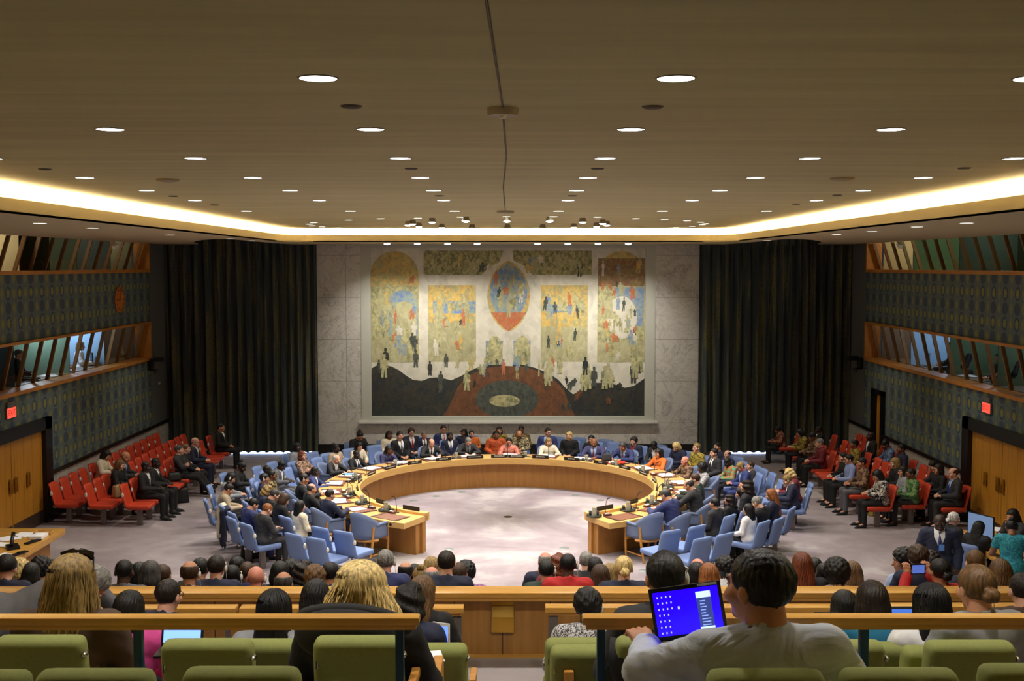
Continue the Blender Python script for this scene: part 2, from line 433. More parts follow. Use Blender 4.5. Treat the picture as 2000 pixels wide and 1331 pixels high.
# cove: path of the ceiling edge, section swept along it
path = [(-5.9, YB), (-5.9, 28.6)]
for k in range(1, 7):
    a = k * PI / 14 / 6 * 7
    path.append((-5.9 + .75 * (1 - math.cos(a)), 28.6 + 1.0 * math.sin(a)))
path += [(-x, y) for x, y in path[::-1]]
def sweep(sec, name, mats, mi=None):
    g = MB(); n = len(path); P = [Vector((x, y)) for x, y in path]; rows = []
    for i, p in enumerate(P):
        d0 = (P[i] - P[i - 1]).normalized() if i else (P[1] - P[0]).normalized()
        d1 = (P[i + 1] - P[i]).normalized() if i < n - 1 else d0
        t = (d0 + d1).normalized(); nn = Vector((-t.y, t.x)); k = 1 / max(.5, nn.dot(Vector((-d0.y, d0.x))))
        rows.append([(p.x + nn.x * u * k, p.y + nn.y * u * k, z) for u, z in sec])
    m = len(sec); vs_ = [q for r in rows for q in r]
    for j in range(m - 1):
        g.cur = mi[j] if mi else 0
        fs = [(i * m + j, i * m + j + 1, (i + 1) * m + j + 1, (i + 1) * m + j) for i in range(n - 1)]
        g.add([], []); o = len(g.v)
        if j == 0: base = o; g.v += vs_
        g.f += [tuple(x + base for x in f) for f in fs]; g.mi += [g.cur] * len(fs)
    return g, mats
g, _ = sweep([(0, SOFF), (0, 6.405), (.05, 6.405), (.05, 6.33), (.45, 6.33), (.45, CEIL)], '', None)
struct(g, 'ceiling_cove', mat('cove_paint', (.80, .73, .58), .8))
g, _ = sweep([(.10, 6.345), (.32, 6.345)], '', None)
co = tag(g.obj('cove_light', mat('cove_glow', (1, .9, .7), .5, emit=(1, .84, .58), es=E_COVE), None, False), 'warm continuous cove light strip behind the ceiling edge', 'light')
# soffit underside with the notches for the curtain tracks
bm = bmesh.new()
outer = [(-WX, YB), (-WX, 33.4), (-9.2, 33.4), (-8.75, 31.2), (-8.1, 29.0), (-7.4, 27.2), (-6.9, 26.45), (-6.55, 26.4), (-6.5, 27.0), (-6.5, 31.0), (-6.3, 33.4)]
outer += [(-x, y) for x, y in outer[::-1]]
poly = outer + path[::-1]
vv = [bm.verts.new((x, y, SOFF)) for x, y in poly]
ed = [bm.edges.new((vv[i], vv[(i + 1) % len(vv)])) for i in range(len(vv))]
bmesh.ops.triangle_fill(bm, edges=ed, use_beauty=True)
bmesh.ops.solidify(bm, geom=bm.faces[:], thickness=-.03)
me = bpy.data.meshes.new('ceiling_soffit'); bm.to_mesh(me); bm.free(); me.materials.append(M_soff)
so = link(me, 'ceiling_soffit'); so['kind'] = 'structure'
g = MB(); g.bb(-WX - .2, -6.35, YB, 33.5, 6.9, 6.95); g.bb(6.35, WX + .2, YB, 33.5, 6.9, 6.95); g.bb(-6.35, 6.35, 30.06, 33.5, 6.9, 6.95); struct(g, 'ceiling_plenum', mat('dark_void', (.1, .1, .1), .9))
# curtains
def curtain(x0, x1, label, seed):
    rnd = random.Random(seed); n = int(abs(x1 - x0) / .022); nz = 10
    xs = [x0 + (x1 - x0) * i / n for i in range(n + 1)]
    ph = 0; phs = []
    for i in range(n + 1):
        ph += .022 / (.285 + .05 * math.sin(i * .021 + seed)) * 2 * PI; phs.append(ph)
    vs_, fs = [], []
    for j in range(nz + 1):
        z = .075 + 6.7 * j / nz
        for i, x in enumerate(xs):
            f = math.sin(phs[i]); yy = 32.8 + .075 * f * (1 - .25 * j / nz) + .02 * math.sin(phs[i] * 2.3 + j * .4) + .012 * math.sin(phs[i] * .37 + j)
            zz = z + (.02 * math.cos(phs[i]) if j == 0 else 0)
            vs_.append((x, yy, zz))
    for j in range(nz):
        for i in range(n):
            a = j * (n + 1) + i; fs.append((a, a + 1, a + n + 2, a + n + 1))
    g = MB(); g.add(vs_, fs)
    return tag(g.obj('curtain', M_curtain, None, True), label, 'curtain', 'full-height curtains beside the marble wall')
curtain(-WX + .02, -MX, 'dark pleated damask curtain left of the marble wall', 1)
curtain(MX, WX - .02, 'dark pleated damask curtain right of the marble wall', 2)
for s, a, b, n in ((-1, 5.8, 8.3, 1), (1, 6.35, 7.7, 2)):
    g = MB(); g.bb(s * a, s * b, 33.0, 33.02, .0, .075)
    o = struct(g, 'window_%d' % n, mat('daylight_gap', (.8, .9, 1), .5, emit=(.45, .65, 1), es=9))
# mural (a plain abstract stand-in) with frame
mu = empty('mural', (0, WY + .1, 0))
tag(mu, 'huge abstract painting in arched and rectangular fields on marble wall', 'painting')
MZ0, MZ1, MXH = 1.13, 6.12, 4.05
def panelmat(name, cols, scale, dist=1.5):
    n = NB(name); v = n.mapping((1, .2, .8)); nz = n.noise(v, scale * 1.6, 7, dist, .65)['Fac']; vo = n.vor(v, scale * 4.5)['Color']
    k = len(cols); st = [(.3 + .4 * i / (k - 1), c) for i, c in enumerate(cols)]
    c = n.ramp(nz, st); c2 = n.ramp(n.sep(vo)[0], [(i / k, q) for i, q in enumerate(cols)], 'CONSTANT')
    return n.done(n.mix(.3, c, c2), .7)
MP = [panelmat('painted_ground', [(.66, .66, .62), (.76, .75, .70), (.80, .79, .75)], 1.2),
      panelmat('painted_olive', [(.34, .36, .27), (.58, .57, .42), (.72, .70, .52), (.46, .50, .44)], 2.6),
      panelmat('painted_garden', [(.28, .30, .20), (.68, .66, .48), (.38, .40, .27), (.76, .70, .50)], 3.2),
      panelmat('painted_ochre', [(.72, .50, .25), (.55, .58, .45), (.80, .66, .32), (.68, .66, .48)], 3.0),
      panelmat('painted_blue', [(.30, .45, .68), (.58, .62, .50), (.36, .50, .70), (.70, .62, .42)], 3.0),
      panelmat('painted_coral', [(.70, .36, .24), (.62, .40, .26), (.76, .48, .32)], 3.0),
      panelmat('painted_dark', [(.13, .16, .16), (.20, .20, .16), (.10, .13, .17), (.26, .22, .15)], 2.0),
      panelmat('painted_rust', [(.30, .19, .12), (.44, .28, .17), (.22, .17, .13)], 2.0),
      panelmat('painted_slate', [(.16, .19, .19), (.30, .32, .29), (.10, .12, .13)], 2.4),
      panelmat('painted_sand', [(.66, .65, .50), (.58, .57, .44), (.72, .70, .57)], 1.8),
      panelmat('painted_red', [(.52, .27, .19), (.46, .40, .28), (.60, .52, .34)], 3.0)]
g = MB()
def mpx(px, py): return ((px - 992) / 66.26, 6.12 - (py - 484.5) / 66.9)
FN = [0]
def field(pts, mi, lay):
    FN[0] += 1; g.cur = mi; P = [mpx(*p) for p in pts]; n = len(P); y0 = -.0008 * lay - .00003 * FN[0]
    vs_ = [(x, y0, z) for x, z in P] + [(x, .01, z) for x, z in P]
    g.add(vs_, [tuple(range(n))] + [(i, (i + 1) % n, n + (i + 1) % n, n + i) for i in range(n)])
def arch(x0, x1, y0, y1): 
    r = (x1 - x0) / 2; return [(x1, y1), (x0, y1)] + [(x0 + r - r * math.cos(t), y0 + r - r * math.sin(t)) for t in [PI * i / 14 for i in range(15)]]
def rect(x0, x1, y0, y1): return [(x0, y0), (x1, y0), (x1, y1), (x0, y1)]
def oval(cx, cy, rx, ry, pw=1.0, n=28): return [(cx + rx * (1 if math.cos(t) > 0 else -1) * abs(math.cos(t)) ** pw, cy + ry * math.sin(t)) for t in [2 * PI * i / n for i in range(n)]]
field(rect(722, 1262, 484.5, 820), 0, 1)
field(arch(723, 817, 491, 711), 3, 2); field(rect(724, 816, 560, 711), 1, 3); field(arch(757, 815, 568, 660), 4, 4); field(arch(764, 812, 590, 660), 9, 5); field(rect(724, 816, 668, 711), 9, 5)
field(arch(1167, 1260, 491, 711), 3, 2); field(rect(1168, 1259, 505, 562), 10, 3); field(rect(1168, 1259, 560, 711), 1, 3); field(rect(1200, 1258, 562, 640), 4, 4); field(oval(1215, 622, 30, 42), 0, 5); field(arch(1171, 1197, 583, 625), 9, 5); field(rect(1168, 1259, 672, 711), 9, 5)
field([(827, 490), (983, 490), (975, 512), (952, 525), (940, 538), (827, 538)], 2, 2)
field([(1001, 490), (1156, 490), (1156, 538), (1040, 538), (1025, 520), (1003, 510)], 2, 2)
field(rect(835, 929, 558, 710), 9, 2); field(rect(836, 928, 558, 632), 3, 3); field(rect(845, 928, 590, 614), 4, 4)
field(rect(1056, 1148, 558, 710), 9, 2); field(rect(1057, 1147, 558, 640), 3, 3); field(rect(1066, 1130, 596, 612), 4, 4)
field(oval(993, 580, 42, 70, 1.35), 3, 3); field(oval(993, 572, 37, 56, 1.35), 4, 4); field([(958, 612), (1028, 612), (1012, 634), (993, 650), (974, 634)], 5, 5)
field(rect(948, 1036, 668, 735), 4, 2); field(oval(966, 690, 16, 32), 1, 3); field(oval(1020, 690, 16, 32), 1, 3); field(oval(992, 690, 11, 45), 0, 4)
field([(722, 724), (732, 718), (745, 716), (762, 719), (778, 727), (792, 738), (805, 746), (822, 748), (838, 742), (858, 741), (880, 747), (900, 738), (918, 727), (935, 720), (960, 716), (1020, 716), (1045, 722), (1070, 732), (1090, 745), (1105, 762), (1120, 775), (1130, 770), (1142, 757), (1160, 752), (1185, 752), (1205, 756), (1222, 762), (1240, 758), (1262, 742), (1262, 820), (722, 820)], 6, 3)
field([(880, 790), (892, 762), (908, 742), (925, 732), (950, 722), (985, 718), (1025, 720), (1050, 728), (1072, 740), (1090, 752), (1104, 770), (1112, 795), (1125, 820), (862, 820), (870, 808)], 7, 4)
field(oval(990, 785, 62, 38), 8, 5); field(oval(985, 788, 30, 12), 1, 6)
rm = random.Random(21)
for k in range(230):
    zone = rm.choice([(726, 815, 515, 708), (726, 815, 590, 708), (1170, 1258, 510, 708), (1170, 1258, 590, 708), (838, 927, 575, 705), (1058, 1146, 575, 705), (838, 927, 580, 630), (1058, 1146, 580, 630), (960, 1026, 535, 620), (830, 980, 500, 536), (1003, 1154, 500, 536), (730, 1255, 740, 815), (880, 1110, 700, 740)])
    cx, cy = rm.uniform(zone[0] + 6, zone[1] - 6), rm.uniform(zone[2] + 5, zone[3] - 8)
    dark = cy > 735; rx, ry = rm.uniform(2.5, 7), rm.uniform(6, 17 if not dark else 9)
    sx = rm.uniform(.8, 1.3); k_ = rm.uniform(-.4, .4)
    pts = [(cx + sx * rx * a * (1 + .2 * rm.random()) + k_ * rx * b, cy + ry * b) for a, b in ((-.25, -1), (.25, -1), (.35, -.78), (.2, -.6), (.7, -.5), (.85, 0), (.5, .05), (.6, .95), (.1, 1), (0, .3), (-.25, 1), (-.65, .95), (-.5, 0), (-.9, -.1), (-.65, -.5), (-.2, -.6), (-.35, -.78))]
    field(pts, rm.choice([1, 1, 9, 9, 0, 8, 3, 1, 4, 2, 5]) if not dark else rm.choice([7, 8, 6, 8]), 6 + k * .02)
for k in range(26):
    cx = rm.choice([rm.uniform(735, 915), rm.uniform(1060, 1255)]); b = 715 + 55 * rm.random() if not 930 < cx < 1050 else 725; hgt = rm.uniform(26, 52); ww = hgt * .17
    pts = [(cx + ww * a, b - hgt * q) for a, q in ((-.35, 1), (.35, 1), (.4, .87), (.15, .83), (.9, .72), (1, .4), (.6, .42), (.75, 0), (.15, 0), (0, .38), (-.2, 0), (-.75, 0), (-.6, .42), (-1, .35), (-.85, .74), (-.15, .83), (-.4, .87))]
    field(pts, rm.choice([8, 1, 1, 6, 8, 9]), 12 + k * .02)
g.obj('canvas', MP, mu, False)
q = MB(); a, b = -4.34, 4.34
q.bb(a, -MXH, -.12, .01, 1.0, 6.25); q.bb(MXH, b, -.12, .01, 1.0, 6.25); q.bb(-MXH, MXH, -.12, .01, 1.0, MZ0); q.bb(-MXH, MXH, -.12, .01, 6.12, 6.25)
q.obj('frame', mat('mural_frame', (.68, .69, .66), .5), mu, False)
# ------------------------------------------------------------------ interpreter booths behind the window bands
def booth(s, z0, z1, num, rooms):
    X = s * WX
    w_ = empty('window_%d' % num, (0, 0, 0)); w_['kind'] = 'structure'
    q = MB(); t = .05
    q.bb(X - s * .07, X + s * .36, 8, YW, z0 - .06, z0 + .02); q.bb(X - s * .07, X + s * .12, 8, YW, z1 - .03, z1 + .03) if z1 < 5 else None
    q.bb(X - s * .07, X + s * .36, YW - .02, YW + .06, z0 - .06, z1 + .03)
    q.obj('window_frame', M_oakw, w_, False)
    a = math.atan2(.24, z1 - z0); n = 0
    y = YW - .1
    q = MB(); pn = MB()
    while y > 19.0:
        for (yy, th) in ((y, .055),):
            vs_ = []
            for (xx, zz) in ((X + s * .30, z0), (X + s * .38, z0), (X + s * .14, z1), (X + s * .06, z1)):
                vs_ += [(xx, yy - th / 2, zz), (xx, yy + th / 2, zz)]
            q.add(vs_, [(0, 2, 3, 1), (2, 4, 5, 3), (4, 6, 7, 5), (6, 0, 1, 7), (0, 6, 4, 2), (1, 3, 5, 7)])
        y -= .75
    q.obj('mullion', mat('mullion_wood', (.50, .36, .19), .5), w_, False)
    pn.add([(X + s * .34, 8, z0), (X + s * .34, YW, z0), (X + s * .10, YW, z1), (X + s * .10, 8, z1)], [(0, 1, 2, 3)])
    gl = bpy.data.materials.get('booth_glass')
    if not gl:
        gl = bpy.data.materials.new('booth_glass'); gl.use_nodes = True; nt = gl.node_tree; nt.nodes.remove(nt.nodes['Principled BSDF'])
        tr = nt.nodes.new('ShaderNodeBsdfTransparent'); gs = nt.nodes.new('ShaderNodeBsdfGlossy'); gs.inputs['Roughness'].default_value = .03; mx = nt.nodes.new('ShaderNodeMixShader')
        tr.inputs[0].default_value = (.9, .93, .92, 1); mx.inputs[0].default_value = .07
        nt.links.new(tr.outputs[0], mx.inputs[1]); nt.links.new(gs.outputs[0], mx.inputs[2]); nt.links.new(mx.outputs[0], nt.nodes['Material Output'].inputs[0])
    pn.obj('pane', gl, w_, False)
    # the rooms behind
    fl = z0 - .35; cl = z1 + .35
    q = MB(); q.bb(X + s * .4, X + s * 2.6, 8, YW + .3, fl - .05, fl); q.bb(X + s * .4, X + s * 2.6, 8, YW + .3, cl, cl + .05)
    struct(q, 'floor_booth', mat('booth_floor', (.2, .2, .2), .8))
    y1 = YW + .05
    q = MB(); k = 0; mats_ = []
    for (ln, colr) in rooms:
        m_ = mat('booth_wall_%d_%d_%d' % tuple(int(c * 100) for c in colr), colr, .8)
        if m_ not in mats_: mats_.append(m_)
        q.cur = mats_.index(m_)
        q.bb(X + s * 2.3, X + s * 2.36, y1 - ln, y1, fl, cl); q.bb(X + s * .42, X + s * 2.3, y1 - .03, y1, fl, cl)
        y1 -= ln
    q.bb(X + s * 2.3, X + s * 2.36, 8, y1, fl, cl)
    struct(q, 'wall_booth', mats_)
    return fl
beige, blue, green, dgreen = (.62, .56, .44), (.55, .66, .74), (.30, .38, .26), (.2, .24, .22)
booth(-1, 3.0, 4.0, 3, [(2.3, (.45, .40, .36)), (2.3, blue), (3.0, (.4, .5, .42)), (3.0, dgreen), (3, dgreen)])
booth(1, 3.0, 4.0, 4, [(2.3, (.5, .45, .42)), (2.6, blue), (2.6, green), (3.2, green), (3, dgreen)])
booth(-1, 5.47, 6.22, 5, [(1.7, (.42, .42, .30)), (2.3, dgreen), (1.6, (.25, .3, .22)), (1.6, (.4, .42, .26)), (4, (.72, .66, .50))])
booth(1, 5.47, 6.22, 6, [(2.3, (.68, .62, .46)), (3, green), (3, dgreen), (4, green)])
for (x, y, z, e, c) in ((-11.3, 28.2, 4.2, 42, (.6, .75, 1)), (-11.2, 26.2, 4.2, 26, (.75, .85, 1)), (-11.3, 23.2, 4.2, 3, (.6, .75, 1)), (-11.3, 30.2, 4.2, 5, (1, .8, .6)),
                        (11.3, 27.8, 4.2, 26, (.6, .75, 1)), (11.2, 25.2, 4.2, 14, (.7, .8, 1)), (11.3, 23.0, 4.2, 10, (.7, .8, 1)), (11.3, 30.2, 4.2, 8, (1, .85, .7)),
                        (-11.3, 23.2, 6.45, 26, WARM), (-11.3, 28.5, 6.45, 16, WARM), (-11.3, 30.6, 6.45, 10, WARM), (-11.3, 26, 6.45, 16, WARM), (11.3, 30.2, 6.45, 22, WARM), (11.3, 27.5, 6.45, 22, (.9, 1, .7)), (11.3, 25, 6.45, 14, (.9, 1, .7)), (11.3, 23, 6.45, 14, (.9, 1, .7))):
    lamp('booth_lamp', 'POINT', (x, y, z), e, c, size=.15)
# things in the lower booths: desk counter and lamps, screens
def booth_desk(s, y0, y1, z, label):
    q = MB(); q.bb(s * (WX + .42), s * (WX + .95), y0, y1, z, z + .04); tag(q.obj('booth_counter', mat('counter', (.5, .45, .38), .5), None, False), label, 'counter')
booth_desk(-1, 19.5, 31.2, 2.98, 'long counter behind the lower windows in the left wall')
booth_desk(1, 19.5, 31.0, 2.98, 'long counter behind the lower windows in the right wall')
def monitor(loc, rz, label, w_=.42, h=.28, on=(.05, .08, .12), es=0, screen=None, z=0):
    e = empty('monitor', loc, rz); tag(e, label, 'screen')
    q = MB(); q.rbox((0, 0, z + .1 + h / 2), (w_, .03, h), .008); q.obj('casing', M_blackm, e)
    q = MB(); q.bb(-w_ / 2 + .015, w_ / 2 - .015, -.0165, -.014, z + .1 + .015, z + .1 + h - .015)
    q.obj('screen', screen or mat('screen_%d' % int(on[2] * 100), on, .2, emit=on, es=es), e, False)
    q = MB(); q.bb(-.03, .03, .0, .03, z + .01, z + .15); q.rbox((0, .02, z + .008), (.2, .16, .014), .004); q.obj('stand', M_blackm, e)
    return e
monitor((-10.75, 28.75, 3.02), -PI / 2 + .5, 'dark monitor on the left booth counter under blue light', .36, .24)
monitor((10.75, 28.4, 3.02), PI / 2 - .5, 'dark monitor in the right booth beside the bluish wall', .36, .24)
rb = random.Random(3)
for i, (s, y) in enumerate(((-1, 27.2), (-1, 26.0), (-1, 25.1), (1, 27.0), (1, 25.9), (1, 24.3))):
    q = MB(); [q.box((rb.uniform(-.1, .1), rb.uniform(-.15, .15), .003 + .003 * j), (.21, .3, .003), Matrix.Rotation(rb.uniform(-.5, .5), 4, 'Z')) for j in range(4)]
    o = q.obj('paper_stack', M_paper, None, False); o.location = (s * 10.72, y, 3.02)
    tag(o, 'loose papers on %s booth counter, %s from the curtain' % ('left' if s < 0 else 'right', ORD[i % 3]), 'papers', 'papers on the booth counters')
# clock, wall cameras, exit signs
ck = empty('wall_clock', (-WX + .0, 29.0, 4.72)); tag(ck, 'round orange wooden clock high on the left wall', 'clock')
ck.rotation_euler = (0, PI / 2, 0)
q = MB(); q.lathe([(0, 0), (.33, 0), (.345, .02), (.33, .04), (0, .045)], n=40); q.obj('dial', mat('clock_wood', (.72, .42, .14), .5), ck)
q = MB()
for k in range(12):
    a = k * PI / 6; q.box((.27 * math.cos(a), .27 * math.sin(a), .047), (.05, .018, .006), None if k % 3 == 0 else None)
q.obj('hour_mark', mat('clock_mark', (.25, .12, .04), .5), ck, False)
for (a, L) in ((PI / 2 * .05 + PI, .2), (PI * .45, .27)):
    q = MB(); q.box((0, L / 2, .055), (.018, L, .006), Matrix.Rotation(a, 4, 'Z')); q.obj('clock_hand', M_blackm, ck, False)
for s in (-1, 1):
    y = 31.2 if s < 0 else 31.6
    e = empty('camera_mount', (s * WX, y, 2.75)); tag(e, 'black remote camera bracket on the %s wall beside the curtain' % ('left' if s < 0 else 'right'), 'camera')
    q = MB(); q.rbox((-s * .1, 0, .1), (.12, .16, .26), .02); q.rbox((-s * .3, .02, .22), (.3, .14, .13), .02); q.obj('camera_body', M_blackm, e)
    q = MB(); q.tube([(-s * .02, 0, -.06), (-s * .3, -.1, -.08), (-s * .3, -.3, -.08)], .03); q.tube([(-s * .3, -.3, -.14), (-s * .3, -.3, -.02)], .035); q.obj('arm', M_blackm, e)
for s, y in ((-1, 22.5), (1, 23.25)):
    e = empty('exit_sign', (s * (WX - .03), y, 2.62)); tag(e, 'glowing red EXIT sign above the %s double door' % ('left' if s < 0 else 'right'), 'sign')
    q = MB(); q.rbox((0, 0, 0), (.05, .42, .24), .01); q.box((0, 0, .17), (.04, .3, .1)); q.obj('casing', M_post, e)
    q = MB(); q.bb(-s * .03, -s * .026, -.19, .19, -.1, .1); q.obj('panel', mat('exit_red', (.5, .04, .03), .5, emit=(1, .05, .03), es=1.1), e, False)
    text_mesh('EXIT', .165, mat('exit_letters', (.35, .03, .03), .5, emit=(.4, .02, .02), es=.3), e, (-s * .034, 0, 0), (PI / 2, 0, PI / 2 if s < 0 else -PI / 2))
# ------------------------------------------------------------------ ceiling fixtures
def emis(name, c, e, base=(1, 1, 1)): return mat(name, base, .5, emit=c, es=e)
M_lens = emis('downlight_lens', (1, .98, .96), 3.2)
M_lensd = emis('soffit_lens', (1, .95, .85), 1.6)
M_trim = mat('fixture_trim', (.55, .5, .4), .5)
def fixture(p, r, label, group, lens, name='ceiling_light'):
    e = empty(name, p); tag(e, label, 'ceiling light', group)
    if name in FIX: 
        for (nm, me) in FIX[name + str(r)] if name + str(r) in FIX else []: link(me, nm, e)
        if name + str(r) in FIX: return e
    q = MB(); q.lathe([(r, -.003), (r * 1.06, -.006), (r * 1.12, 0), (r, 0)], n=28); a = q.mesh('trim_ring', M_trim, True)
    q = MB(); q.disc((0, 0, -.004), r, 28); b = q.mesh('lens', lens)
    FIX[name + str(r)] = [('trim_ring', a), ('lens', b)]; FIX[name] = 1
    link(a, 'trim_ring', e); link(b, 'lens', e); return e
FIX = {}
H = CEIL - CZ
rowY = [(152, (627, 1325)), (252, (217, 727, 1235, 1744)), (309, (0, 385, 786, 1186, 1585, 1978)), (347, (165, 492, 822, 1154, 1480, 1807)), (372, (290, 568, 849, 1127, 1408, 1684)), (391.5, (381, 622, 868, 1112, 1352, 1595)), (412.3, (482, 685, 888, 1091, 1293, 1495))]
side = lambda x: ('left' if x < 0 else 'right')
for i, (py, xs) in enumerate(rowY):
    Y = at_z(990, py, CEIL).y
    for k in range(6):
        X = (k - 2.5) * 1.87 - .0
        px = 997 + (X - CX) / Y * F
        if px < -120 or px > 2120: continue
        fixture((X, Y, CEIL - .001), .097, 'round ceiling downlight, %s row from the viewer, %s column from left' % (ORD[i], ORD[k]), 'downlight grid on the main ceiling', M_lens)
ringpx = [(743, 427), (681, 430), (613, 435), (604, 438), (610, 441), (629, 443), (661, 445), (703, 447.5), (816, 426), (900, 424), (989, 423), (1081, 423), (1167, 424), (1242, 427), (1298, 429), (1342, 431), (1368, 434), (1378, 437), (1372, 439), (1352, 442), (1320, 444.5), (1279, 447)]
rp = sorted([at_z(x, y, CEIL) for x, y in ringpx], key=lambda p: math.atan2(p.y - 26, p.x))
for i, p in enumerate(rp):
    fixture((p.x, p.y, CEIL - .001), .085, 'small ceiling downlight in the oval ring above the table, %s counterclockwise from right' % (ORD[i] if i < 22 else 'last'), 'oval of small downlights over the table', M_lens)
spots = [(797, 440), (806, 438), (818, 443), (844, 434.5), (863, 445), (910, 432.5), (922, 446), (990, 432.5), (991, 446), (1073, 432.5), (1138, 434.5), (1060, 446), (1121, 444.5), (1165, 443), (1177, 437), (1185, 440)]
M_spot = emis('spot_lens', (1, .97, .93), 12)
for i, (x, y) in enumerate(spots):
    p = at_z(x, y, CEIL - .09); e = empty('spotlight', (p.x, p.y, CEIL)); tag(e, 'bright ceiling spotlight aimed at the table, %s from left' % ORD[sorted(spots).index((x, y))], 'spotlight', 'bright spotlights above the horseshoe table')
    q = MB(); q.lathe([(0, 0), (.06, 0), (.07, -.05), (.085, -.09), (.07, -.09)], n=20); q.obj('housing', M_trim, e)
    q = MB(); q.ell((0, 0, -.085), (.07, .07, .03)); q.obj('lens', M_spot, e)
for i, x in enumerate((756, 815, 874, 932, 1050, 1109, 1168, 1227)):
    p = at_z(x, 477, SOFF - .03); e = empty('wall_washer', (p.x, p.y, SOFF)); tag(e, 'bright recessed lamp washing the painting, %s from left' % ORD[i], 'spotlight', 'row of lamps in front of the painting')
    q = MB(); q.lathe([(0, 0), (.1, 0), (.105, -.02), (.09, -.02)], n=20); q.obj('housing', M_trim, e)
    q = MB(); q.ell((0, 0, -.02), (.085, .085, .03)); q.obj('lens', M_spot, e)
for i, (x, y) in enumerate([(78, 436), (181, 445.5), (332, 459), (1703, 452), (1791, 443), (1888, 435.5), (450, 466.5), (492, 470.5), (1634, 458), (1498, 470)]):
    p = at_z(x, y, SOFF); fixture((p.x, p.y, SOFF - .001), .1, 'small downlight in the lower %s ceiling strip, %s' % (side(x - 990), ['nearest the camera', 'second along the strip', 'third along the strip', 'fourth along the strip', 'third beyond the corner', 'nearest the camera', 'fifth along the strip', 'sixth along the strip', 'fifth along the strip', 'farthest'][i]), 'downlights in the lowered side ceilings', M_lensd, 'soffit_light')
M_vent = mat('vent_dark', (.30, .27, .20), .7)
for i, (x, y, z) in enumerate([(686, 207, CEIL), (1275, 208, CEIL), (803, 329, CEIL), (1167, 329, CEIL), (858, 382, CEIL), (1118, 382, CEIL), (88, 330, CEIL), (1883, 328, CEIL), (338, 383, CEIL), (1635, 381, CEIL), (419, 400, CEIL), (1555, 398.5, CEIL)]):
    p = at_z(x, y, z); q = MB(); q.lathe([(0, -.012), (.055, -.012), (.07, 0), (0, 0)], n=20)
    o = q.obj('ceiling_vent', M_vent); o.location = p
    tag(o, 'small dark round ceiling plate on the %s side, %s from the viewer' % (side(x - 990), ORD[i // 2]), 'vent', 'dark round plates in the ceiling')
for i, (x, y) in enumerate([(327, 350), (1645, 347.5)]):
    p = at_z(x, y, CEIL); q = MB(); q.lathe([(0, -.035), (.06, -.035), (.13, -.02), (.14, 0)], n=24); q.cur = 0
    o = q.obj('smoke_detector', mat('detector', (.62, .56, .42), .5)); o.location = p
    tag(o, 'round pale smoke detector on the %s half of ceiling' % side(x - 990), 'smoke detector')
pa, pb = at_z(982, 212, CEIL), at_z(987, 412, CEIL)
for i, p in enumerate((pa, pb)):
    e = empty('microphone_puck', (p.x, p.y, CEIL)); tag(e, ['large pale disc sensor on the ceiling seam, nearer one', 'flat disc sensor on the ceiling seam, farther one'][i], 'sensor')
    s_ = 1 if i == 0 else 1.6
    q = MB(); q.lathe([(0, -.045), (.09 * s_, -.045), (.098 * s_, -.03), (.098 * s_, 0)], n=32); q.obj('disc', mat('puck', (.66, .62, .54), .5), e)
    q = MB(); q.lathe([(0, -.06), (.018, -.06), (.022, -.045)], n=16); q.obj('sensor_tip', M_white, e)
q = MB(); q.tube([(-.02, YB + .1, CEIL - .006), (-.05, 2, CEIL - .006), (pa.x, pa.y - .08, CEIL - .006)], .006, 6); q.tube([(pa.x, pa.y + .09, CEIL - .006), (pa.x + .012, 10, CEIL - .006), (-.02, 14, CEIL - .006), (pb.x, pb.y, CEIL - .006)], .007, 6)
tag(q.obj('ceiling_cable', mat('cable', (.2, .16, .1), .6)), 'thin dark cable running along the ceiling centre seam', 'cable')
# ------------------------------------------------------------------ chairs
def make_chair(m, name):
    e = empty(name, (0, 0, 0))
    q = MB(); q.rbox((0, .05, .43), (.47, .5, .09), .035, seg=3); q.rbox((0, .05, .385), (.40, .42, .03), .01); q.obj('seat', m, e, True)
    # back: slightly curved slab leaning backwards
    n, k = 9, 8; vs_, fs = [], []
    def P(i, j, t):
        x = (i / (n - 1) - .5) * (.45 - .03 * (j / (k - 1)) ** 3); z = .40 + .50 * j / (k - 1)
        y = -.19 - .13 * (j / (k - 1)) - .03 * (1 - (2 * i / (n - 1) - 1) ** 2) + t
        edge = (abs(2 * i / (n - 1) - 1)) ** 6
        if j == k - 1: z -= .012 * edge
        return (x, y, z)
    for t in (-.03, .03):
        for j in range(k):
            for i in range(n):
                x, y, z = P(i, j, t * (1 - .45 * (abs(2 * i / (n - 1) - 1)) ** 8)); vs_.append((x, y, z))
    N = n * k
    for j in range(k - 1):
        for i in range(n - 1):
            a = j * n + i; fs += [(a, a + 1, a + n + 1, a + n), (N + a + n, N + a + n + 1, N + a + 1, N + a)]
    for j in range(k - 1):
        a = j * n; b = a + n - 1; fs += [(a, a + n, N + a + n, N + a), (b + n, b, N + b, N + b + n)]
    for i in range(n - 1):
        a = i; b = (k - 1) * n + i; fs += [(a + 1, a, N + a, N + a + 1), (b, b + 1, N + b + 1, N + b)]
    q = MB(); q.add(vs_, fs); q.obj('backrest', m, e, True)
    q = MB(); q.rbox((0, .02, .19), (.065, .12, .38), .012); q.obj('post', M_post, e)
    q = MB(); q.rbox((.17, -.22, .40), (.03, .08, .05), .008); q.rbox((-.17, -.22, .40), (.03, .08, .05), .008); q.obj('hinge', M_chrome, e)
    q = MB(); q.ell((.232, -.265, .70), (.022, .03, .05), 12, 8); q.obj('earphone_holder', M_white, e)
    return e
